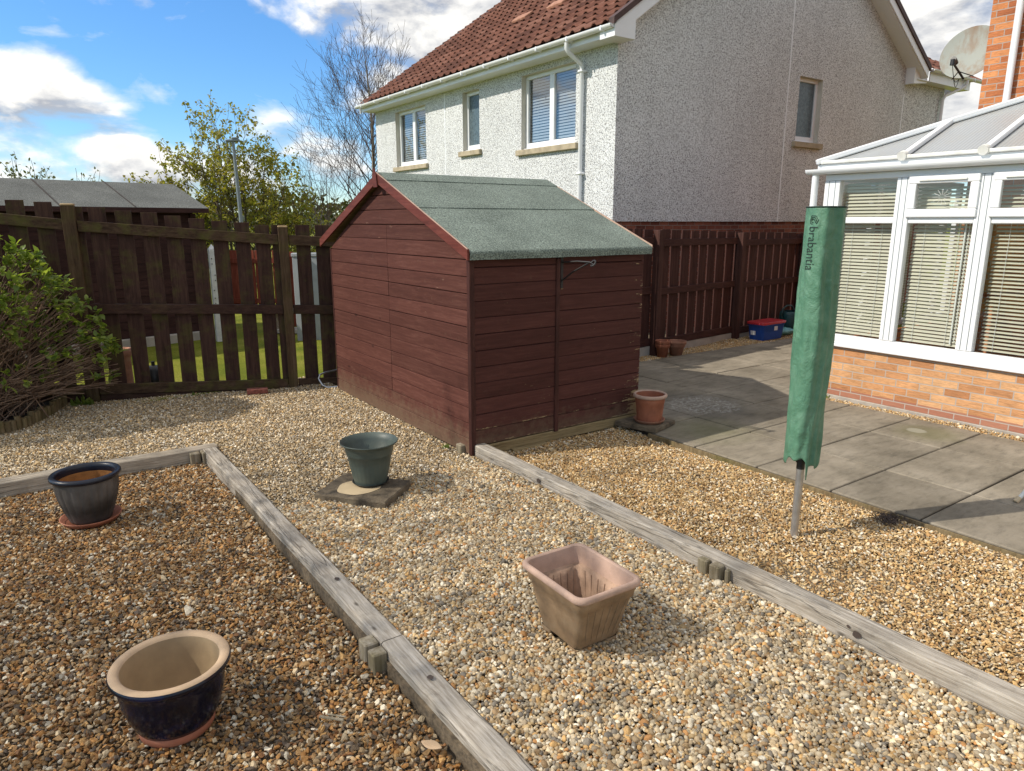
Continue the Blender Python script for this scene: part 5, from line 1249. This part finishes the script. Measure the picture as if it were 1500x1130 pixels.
# ------------------------------------------------------------------ plants
def leaf_quad(mb, p, d, nrm, L, w, fold=.25, droop=.2):
    """pointed oval leaf, folded along the midrib"""
    d = d.normalized(); s = d.cross(nrm); s = s.normalized() if s.length > 1e-5 else d.orthogonal().normalized(); n = s.cross(d)
    def P(t, k): return p+d*(L*t)+s*(w*k)+n*(abs(k)*w*fold*2-droop*L*t*t)
    vs = [P(0, 0), P(.28, .42), P(.62, .42), P(1, 0), P(.62, -.42), P(.28, -.42), P(.30, 0), P(.64, 0)]
    mb.add(vs, [(0, 6, 1), (6, 7, 2, 1), (7, 3, 2), (0, 5, 6), (6, 5, 4, 7), (7, 4, 3)], True)
def rvec(r): return Vector((r.gauss(0, 1), r.gauss(0, 1), r.gauss(0, 1))).normalized()
def grow(mb, rnd, p, d, L, r, depth, tips, up=.12, wig=.28, kids=(3, 5), ratio=.62, spread=.75, nseg=6, rmin=.003, sides=(8, 6, 5, 4, 3, 3)):
    pts = [p.copy()]; dd = d.normalized(); seg = L/nseg
    for i in range(nseg):
        dd = (dd+rvec(rnd)*wig*.35+Vector((0, 0, up*.35))).normalized(); pts.append(pts[-1]+dd*seg)
    rad = [max(rmin, r*(1-.62*i/nseg)) for i in range(nseg+1)]
    mb.tube(pts, rad, sides[min(len(sides)-1, DEPTH0-depth)], caps=False)
    if depth == 0: tips.append((pts[-1], dd, pts)); return
    for k in range(rnd.randint(*kids)):
        t = rnd.uniform(.28, .98); i = min(nseg-1, int(t*nseg)); q = pts[i].lerp(pts[i+1], t*nseg-i); base = (pts[i+1]-pts[i]).normalized()
        side = rvec(rnd); side = (side-base*side.dot(base)).normalized(); nd = (base*(1-spread*.45)+side*spread).normalized()
        grow(mb, rnd, q, nd, L*ratio*rnd.uniform(.75, 1.15), max(rmin, rad[i]*.6), depth-1, tips, up, wig, kids, ratio, spread, max(4, nseg-1), rmin, sides)
    grow(mb, rnd, pts[-1], dd, L*ratio, rad[-1], depth-1, tips, up, wig, kids, ratio, spread, max(4, nseg-1), rmin, sides)
# sycamore-like tree beyond the fence
rnd = random.Random(21); DEPTH0 = 3; SHADE_LEAVES = 8500
tree = thing('broadleaf_tree', "multi-stemmed tree with sparse olive young leaves behind the lamp post", 'tree', (5.4, 21.3, -.1))
tk = MB(); tips = []
for k, (ax, ln, ls) in enumerate(((-.52, .10, 2.9), (-.26, -.15, 3.3), (-.08, .1, 3.5), (.10, -.1, 3.4), (.30, .12, 3.1), (.50, -.05, 2.7), (-.40, -.2, 2.7), (.02, .3, 3.0), (.22, -.3, 2.6), (-.75, .0, 2.3), (.72, .0, 2.2))):
    d = Vector((ax*.82, -ax*.57+ln, 1.0)); grow(tk, rnd, Vector((5.4+ax*.5, 21.3-ax*.3, -.1)), d, ls*.74, .055, 3, tips, up=.14, wig=.3, kids=(3, 5), ratio=.58, spread=.66, rmin=.004)
obj('trunk', tk, M['bark'], tree)
lv = MB()
for (p, d, pts) in tips:
    for k in range(rnd.randint(8, 11)):
        q = pts[-1].lerp(pts[rnd.randint(1, len(pts)-2)], rnd.random()*.8) if k else p; a = rvec(rnd); a.z = a.z*.4-.25; q = q+rvec(rnd)*.07
        leaf_quad(lv, q, a, Vector((0, 0, 1))+rvec(rnd)*.7, rnd.uniform(.06, .12), rnd.uniform(.045, .085), .2, .35)
obj('crown', lv, M['leaf_syc'], tree); print('syc tips', len(tips))
# bare birch
rnd = random.Random(5); DEPTH0 = 4
birch = thing('bare_birch_tree', "tall bare birch with fine dark twigs beside the house", 'tree', (11.0, 24.6, -.2))
tk = MB(); tw = MB(); trunk = []
for i in range(15): t = i/14; trunk.append(Vector((11.0+.25*sin(t*3), 24.6+.1*sin(t*5), -.2+7.6*t)))
tk.tube(trunk, [.11*(1-.86*i/14) for i in range(15)], 10)
obj('trunk', tk, M['birch_bark'], birch)
tips = []
for k in range(46):
    t = .16+.82*(k/46)**.9; i = min(13, int(t*14)); p = trunk[i].lerp(trunk[i+1], t*14-i); a = k*2.4+rnd.uniform(-.4, .4); L = (2.75-1.7*t)*rnd.uniform(.8, 1.15)
    grow(tw, rnd, p, Vector((cos(a), sin(a), .75+.5*t)), L, .030*(1.25-t), 2 if t > .75 else 3, tips, up=.22, wig=.30, kids=(2, 4), ratio=.62, spread=.6, nseg=5, rmin=.0048, sides=(6, 5, 4, 3, 3))
for k in range(3):
    a = (2.6, 3.6, 5.4)[k]; grow(tw, rnd, Vector((10.1-.5*k, 24.9, -.2)), Vector((cos(a)*.35, sin(a)*.2, 1)), 2.4, .05, 3, tips, up=.2, wig=.3, kids=(3, 4), ratio=.62, spread=.6, nseg=6, rmin=.0048, sides=(6, 5, 4, 3, 3))
obj('crown', tw, M['twig'], birch); print('birch faces', len(tw.f))
# small pale tree tops over the neighbour's roof
def smalltree(name, label, base, hgt_, spread, seed, leafm, nleaf, n=9):
    global DEPTH0
    r = random.Random(seed); DEPTH0 = 2; t = thing(name, label, 'tree', base); tk = MB(); tips = []
    for k in range(n): a = r.random()*6.28; grow(tk, r, Vector(base)+Vector((cos(a)*.2, sin(a)*.2, 0)), Vector((cos(a)*spread, sin(a)*spread, 1)), hgt_*.62, .035, 2, tips, up=.15, wig=.35, kids=(3, 5), ratio=.55, spread=.65, rmin=.005)
    obj('trunk', tk, M['bark'], t); lv = MB()
    for (p, d, pts) in tips:
        for k in range(nleaf):
            q = pts[r.randint(1, len(pts)-1)]+rvec(r)*.08; leaf_quad(lv, q, rvec(r), rvec(r), r.uniform(.06, .13), r.uniform(.05, .09))
    obj('crown', lv, leafm, t); return t
smalltree('young_tree', "pale leafy treetop rising over the grey shed roof at far left", (.3, 24.2, -.2), 3.4, .25, 31, M['leaf_far'], 5)
smalltree('young_tree', "second pale treetop over the grey shed roof, right of the first", (1.5, 23.8, -.2), 3.1, .3, 32, M['leaf_far'], 4, 8)
smalltree('young_tree', "thin leafy tree behind the bare birch and the shed apex", (9.3, 23.5, -.3), 2.0, .35, 33, M['leaf_scrub'], 6)
# scrub belt: a far mass
rnd = random.Random(8); sb = MB()
for k in range(20000):
    t = rnd.random(); x = -14+44*t; y = 30-.36*(x-6)+rnd.gauss(0, 1.6); top = 2.65+.55*mnoise.noise(Vector((x*.5, 2, 0)))+.3*mnoise.noise(Vector((x*1.9, 5, 0)))
    z = top*(1-rnd.random()**1.6); leaf_quad(sb, Vector((x, y+rnd.gauss(0, .3), z)), rvec(rnd), rvec(rnd), rnd.uniform(.12, .28), rnd.uniform(.08, .2))
scr = obj('scrub', sb, M['leaf_scrub']); scr['kind'] = 'stuff'; scr['label'] = 'olive scrub and hedge beyond the gardens'; scr['category'] = 'scrub'
# hills
hl = MB(); vs = []; fs = []; n = 120
for i in range(n+1):
    a = R_(-60+170*i/n); 
    for (D, hh) in ((250, -1), (330, 2.5), (420, 6.5+4*mnoise.noise(Vector((i*.11, 0, 0)))+1.6*mnoise.noise(Vector((i*.9, 4, 0)))), (700, 2)): vs.append((D*sin(a), D*cos(a), hh))
for i in range(n):
    for k in range(3): a = i*4+k; fs.append((a, a+1, a+5, a+4))
hl.add(vs, fs, True); struct('hills', hl, M['hill'])

# unseen tree added out of view on the left to shade the near beds
rnd = random.Random(77); DEPTH0 = 3
shade = thing('broadleaf_tree', "unseen thin-leaved tree added left of the garden to shade the pots softly", 'tree', (-7.6, 6.6, -.1))
tk = MB(); tips = []; tk.tube([(-7.6, 6.6, -.2), (-7.55, 6.6, 2.5), (-7.6, 6.55, 5)], [.16, .13, .10], 10)
for k in range(16):
    a = k*2.4; grow(tk, rnd, Vector((-7.6, 6.6, 3.2+.2*k)), Vector((cos(a), sin(a), .55)), 1.4-.03*k, .05, 2, tips, up=.12, wig=.3, kids=(3, 5), ratio=.62, spread=.7, rmin=.006)
obj('trunk', tk, M['bark'], shade); lv = MB()
for k in range(SHADE_LEAVES):
    d = rvec(rnd)*(rnd.random()**.45); q = Vector((-7.6+2.8*d.x, 6.6+2.8*d.y, 7.3+2.8*d.z)); s1 = rvec(rnd)*.036; s2 = s1.cross(rvec(rnd)).normalized()*.030
    lv.add([q-s1, q+s2, q+s1, q-s2], [(0, 1, 2, 3)])
obj('crown', lv, M['leaf_syc'], shade)

# hydrangea-like bush in the left corner
rnd = random.Random(44)
bush = thing('garden_bush', "rounded leafy bush of bare brown stems in the left corner", 'bush', (-.55, 7.95, 0))
sm = MB(); lv = MB(); cx, cy = -.62, 7.92
for k in range(600):
    a = rnd.random()*2*pi; e = rnd.random(); el = math.asin(e)
    shape = cos(el)**.8
    tip = Vector((cx+1.36*shape*cos(a), cy+.66*shape*sin(a), .30+1.50*sin(el)))*1.0
    tip += rvec(rnd)*.07; tip.z = max(.14, tip.z*(1-.16*max(0, cos(a))*cos(el)))
    b0 = Vector((cx+rnd.gauss(0, .25), cy+rnd.gauss(0, .14), .03)); mid = b0.lerp(tip, .5)+Vector((0, 0, .10+.1*e))+rvec(rnd)*.07
    pts = [b0.lerp(mid, t)*(1-t)+mid.lerp(tip, t)*t for t in np.linspace(0, 1, 7)]
    pts = [q+rvec(rnd)*.012 for q in pts]; sm.tube(pts, [.0065*(1-.55*i/6) for i in range(7)], 5, caps=False)
    for j in range(2):
        q = pts[rnd.randint(3, 5)]; d = ((tip-b0).normalized()+rvec(rnd)*.7).normalized(); L = rnd.uniform(.1, .25); sm.tube([q, q+d*L*.5+rvec(rnd)*.01, q+d*L], [.0038, .003, .002], 4, caps=False)
        if (e > .5 or cos(a) > .6 and e > .3) and rnd.random() < .7:
            for m2 in range(5): leaf_quad(lv, q+d*L, (d+rvec(rnd)*.8), Vector((0, 0, 1))+rvec(rnd)*.5, rnd.uniform(.05, .085), rnd.uniform(.034, .052), .15, .25)
    if rnd.random() < (.06 if e < .2 else (.22 if e < .42 and cos(a) < .55 else (.55 if e < .36 else .82))):
        for j in range(rnd.randint(6, 9)):
            d = (tip-pts[-2]).normalized()*.5+rvec(rnd)*.9+Vector((0, 0, .25)); leaf_quad(lv, tip+rvec(rnd)*.03, d, Vector((0, 0, 1))+rvec(rnd)*.45, rnd.uniform(.055, .10), rnd.uniform(.038, .06), .15, .3)
obj('stems', sm, M['stem'], bush); obj('foliage', lv, M['leaf_bush'], bush)
sb_ = MB(); vs = [(-2.6, 7.3, .05), (-.35, 7.36, .05), (0.02, 7.70, .05), (.22, 8.1, .05), (.30, 8.35, .05), (-2.6, 9.1, .05)]; sb_.poly(vs); sb_.add([(x, y, -.05) for x, y, z in vs]+vs, [(i, (i+1) % 6, 6+(i+1) % 6, 6+i) for i in range(6)]); struct('planting_bed', sb_, M['soil'])
le = MB(); path = [(-1.6, 7.22), (-.9, 7.24), (-.38, 7.32), (-.06, 7.58), (.14, 7.92), (.28, 8.30)]
seglen = [math.dist(a, b) for a, b in zip(path[:-1], path[1:])]; tot = sum(seglen); s = 0; rnd = random.Random(6)
while s < tot:
    acc = 0
    for (a, b), L in zip(zip(path[:-1], path[1:]), seglen):
        if s <= acc+L: t = (s-acc)/L; x, y = a[0]+(b[0]-a[0])*t, a[1]+(b[1]-a[1])*t; break
        acc += L
    le.tube([(x, y, -.05), (x+rnd.uniform(-.004, .004), y, .115+rnd.uniform(-.02, .015))], .027, 9); s += .054
solo('log_edging', le, M['log'], "low mossy half-log edging round the bush's bed", 'edging', (-.1, 7.6, 0))
rnd = random.Random(61)
for nm, (x, y), n_, Lr, lab in (('weed', (.42, 8.20), 26, .12, "small green weed at the fence foot by the log edging"), ('weed', (1.45, 8.0), 12, .05, "tiny weed sprig under the middle of the left fence"), ('weed', (2.76, 4.86), 22, .045, "tiny green weed at the shed's front corner"), ('weed', (6.93, 4.02), 18, .05, "little green weed in the gravel strip by the conservatory")):
    w = MB()
    for k in range(n_): d = rvec(rnd); d.z = abs(d.z)+.3; leaf_quad(w, Vector((x+rnd.gauss(0, Lr*.3), y+rnd.gauss(0, Lr*.3), .0)), d, rvec(rnd), Lr*rnd.uniform(.5, 1), Lr*.3)
    solo(nm, w, M['leaf_bush'], lab, 'weed', (x, y, 0))

# ------------------------------------------------------------------ things in the gardens beyond
NU = Vector((.98, .20, 0)).normalized(); NV = Vector((-.20, .98, 0)).normalized(); NP = Vector((2.42, 12.0, .05))
ns = thing('neighbour_shed', "long dark brown shed with grey felt roof beyond the left fence", 'shed', tuple(NP))
def nf(s, v, z): p = NP+NU*s+NV*v; return (p.x, p.y, z)
def nbox(name, s0, s1, v0, v1, z0, z1, m, bevel=0): mb = MB(); mb.frame_box(nf(s0, v0, z0), tuple(NU*(s1-s0)), tuple(NV*(v1-v0)), (0, 0, z1-z0)); return obj(name, mb, m, ns, bevel=bevel)
wl = MB(); z = .14
while z < 1.95:
    o = Vector(nf(-5.5, rnd.uniform(-.002, .002), z)); wl.frame_box(tuple(o), tuple(NU*5.5), tuple(NV*2.0), (0, 0, .112)); z += .12
wl.frame_box(nf(-5.49, .01, .1), tuple(NU*5.48), tuple(NV*1.98), (0, 0, 1.88))
obj('wall', wl, M['nshed'], ns); nbox('concrete_base', -5.6, .06, -.08, 2.1, -.05, .13, M['concrete'], .01)
rr = MB(); e0, e1 = -5.75, .16
rr.add([nf(e0, -.22, 2.03), nf(e1, -.22, 2.03), nf(e1-.0, 1.0, 2.43), nf(e0, 1.0, 2.43), nf(e1, 2.25, 2.03), nf(e0, 2.25, 2.03)], [(0, 1, 2, 3), (3, 2, 4, 5), (1, 4, 2), (0, 3, 5)])
obj('roof', rr, M['felt_grey'], ns)
for s in (-3.9, -2.9, -1.85, -.9):
    b = MB(); a, c = Vector(nf(s, -.21, 2.036)), Vector(nf(s, 1.0, 2.433)); b.frame_box(tuple(a), tuple(c-a), tuple(NU*.02), (0, 0, .006)); obj('felt_lap', b, M['dark'], ns)
nbox('fascia', e0, e1, -.225, -.205, 1.96, 2.028, M['nshed'])
nbox('corner_post', -.05, .03, -.03, .05, .14, 1.95, M['nshed'])
wp = MB(); wp.box(2.51, 2.61, 11.55, 11.65, -.05, 1.42); wp.add([(2.51, 11.55, 1.42), (2.61, 11.55, 1.42), (2.61, 11.65, 1.42), (2.51, 11.65, 1.42), (2.56, 11.6, 1.5)], [(0, 1, 4), (1, 2, 4), (2, 3, 4), (3, 0, 4)])
wpo = thing('white_post', "white painted wooden post with dark holes on the lawn", 'post', (2.56, 11.6, 0)); obj('shaft', wp, M['white_paint'], wpo, bevel=.004)
hm_ = MB()
for zz in (1.28, 1.2, 1.03, .95, .8, .68, .6, .45): hm_.tube([(2.535+.03*(int(zz*100) % 2), 11.549, zz), (2.535+.03*(int(zz*100) % 2), 11.535, zz)], .008, 8)
obj('hole', hm_, M['dark'], wpo)
NU = Vector((.80, -.60, 0)).normalized(); NV = Vector((.60, .80, 0)).normalized()
rfn = thing('stained_fence', "low red-stained paling fence across the neighbouring lawn", 'fence', (3.5, 12.9, 0))
for k in range(8):
    o = Vector((3.05, 13.25, 0))+NU*(.155*k); b = MB(); b.frame_box((o.x, o.y, .28), tuple(NU*.14), tuple(NV*.02), (0, 0, 1.06)); obj('board', b, M['red_fence'], rfn, bevel=.002)
for zz in (.42, 1.12): b = MB(); o = Vector((3.05, 13.25, zz))-NV*.03; b.frame_box(tuple(o), tuple(NU*1.24), tuple(NV*.028), (0, 0, .08)); obj('rail', b, M['red_fence'], rfn)
for k in (0, 1): b = MB(); o = Vector((3.1, 13.25, -.05))+NU*(1.15*k)+NV*.022; b.frame_box(tuple(o), tuple(NU*.08), tuple(NV*.08), (0, 0, 1.36)); obj('post', b, M['red_fence'], rfn)
for k, (x, y, lab) in enumerate(((3.555, 10.89, "left grey square post seen through the fence by the shed"), (3.82, 10.82, "middle grey square post seen through the fence by the shed"), (4.09, 10.72, "grey square post nearest the shed edge beyond the fence"))):
    t = thing('grey_post', lab, 'post', (x, y, 0), 'grey posts on the neighbouring lawn'); b = MB(); b.frame_box((x, y, -.03), tuple(NU*.13), tuple(NV*.1), (0, 0, 1.33)); obj('shaft', b, M['grey_fence'], t, bevel=.006)
    b = MB(); o = Vector((x, y, 1.302))-NU*.012-NV*.012; b.frame_box(tuple(o), tuple(NU*.154), tuple(NV*.124), (0, 0, .06)); obj('cap', b, M['grey_fence'], t, bevel=.01)
b = MB(); b.frame_box((3.45, 11.9, .0), tuple(NU*.7), tuple(NV*.3), (0, 0, .07)); b.frame_box((3.5, 11.92, .07), tuple(NU*.05), tuple(NV*.26), (0, 0, .28)); b.frame_box((3.95, 11.58, .07), tuple(NU*.05), tuple(NV*.26), (0, 0, .28)); b.frame_box((3.42, 11.92, .35), tuple(NU*.75), tuple(NV*.28), (0, 0, .05))
solo('garden_bench', b, M['concrete'], "small pale garden bench before the red-stained fence", 'bench', (3.7, 11.8, 0), bevel=.008)
cpot = MB(); cpot.lathe((.88, 8.52, -.02), [(0, 0), (.085, 0), (.088, .06), (.072, .08), (.068, .42), (.08, .44), (.085, .52), (.06, .52), (.055, .3), (0, .28)], 32); solo('chimney_pot', cpot, M['terracotta_pale'], "tall terracotta chimney pot standing behind the left fence", 'chimney pot', (.88, 8.52, 0))
sp2 = thing('plant_pot', "small red pot with a leafy plant behind the fence near the bush", 'plant pot', (.60, 8.55, 0)); b = MB(); b.lathe((.60, 8.55, -.01), [(0, 0), (.06, 0), (.085, .16), (.09, .2), (.078, .2), (.07, .16), (0, .15)], 28); obj('body', b, M['terracotta'], sp2)
b = MB()
for k in range(22): d = rvec(rnd); d.z = abs(d.z)+.4; leaf_quad(b, Vector((.60, 8.55, .17)), d, rvec(rnd), rnd.uniform(.12, .26), .05)
obj('foliage', b, M['leaf_bush'], sp2)
b = MB(); b.lathe((1.16, 8.55, -.02), [(0, 0), (.075, 0), (.11, .05), (.12, .14), (.10, .24), (.05, .29), (0, .30)], 28); b.tube([(1.16, 8.55, .27), (1.16, 8.55, .32)], .02, 10); solo('water_butt', b, M['black'], "small rounded black tub behind the left fence boards", 'tub', (1.16, 8.55, 0))
wst = MB(); rs_ = random.Random(2)
for k in range(120): x, y = .22+rs_.random()*.5, 8.5+rs_.random()*.3; wst.lathe((x, y, -.01), [(0, 0), (.02, .004), (.014, .022), (0, .026)], 6)
w_o = obj('white_stones', wst, M['white_paint']); w_o['kind'] = 'stuff'; w_o['label'] = 'white decorative stones behind the left fence'; w_o['category'] = 'stones'
lamp = thing('street_lamp', "slim grey street lamp in front of the olive-leaved tree", 'street lamp', (4.80, 18.4, 0))
b = MB(); b.tube([(4.82, 18.4, -.2), (4.81, 18.4, 2.0), (4.78, 18.4, 3.7)], [.055, .045, .035], 12); obj('pole', b, M['lamp_grey'], lamp)
b = MB(); b.frame_box((4.60, 18.42, 3.69), (.30, -.12, .03), (.06, .15, 0), (0, 0, .06)); b.frame_box((4.74, 18.36, 3.755), (.13, -.05, .012), (.05, .12, 0), (0, 0, .05)); obj('lantern', b, M['lamp_grey'], lamp, bevel=.015)
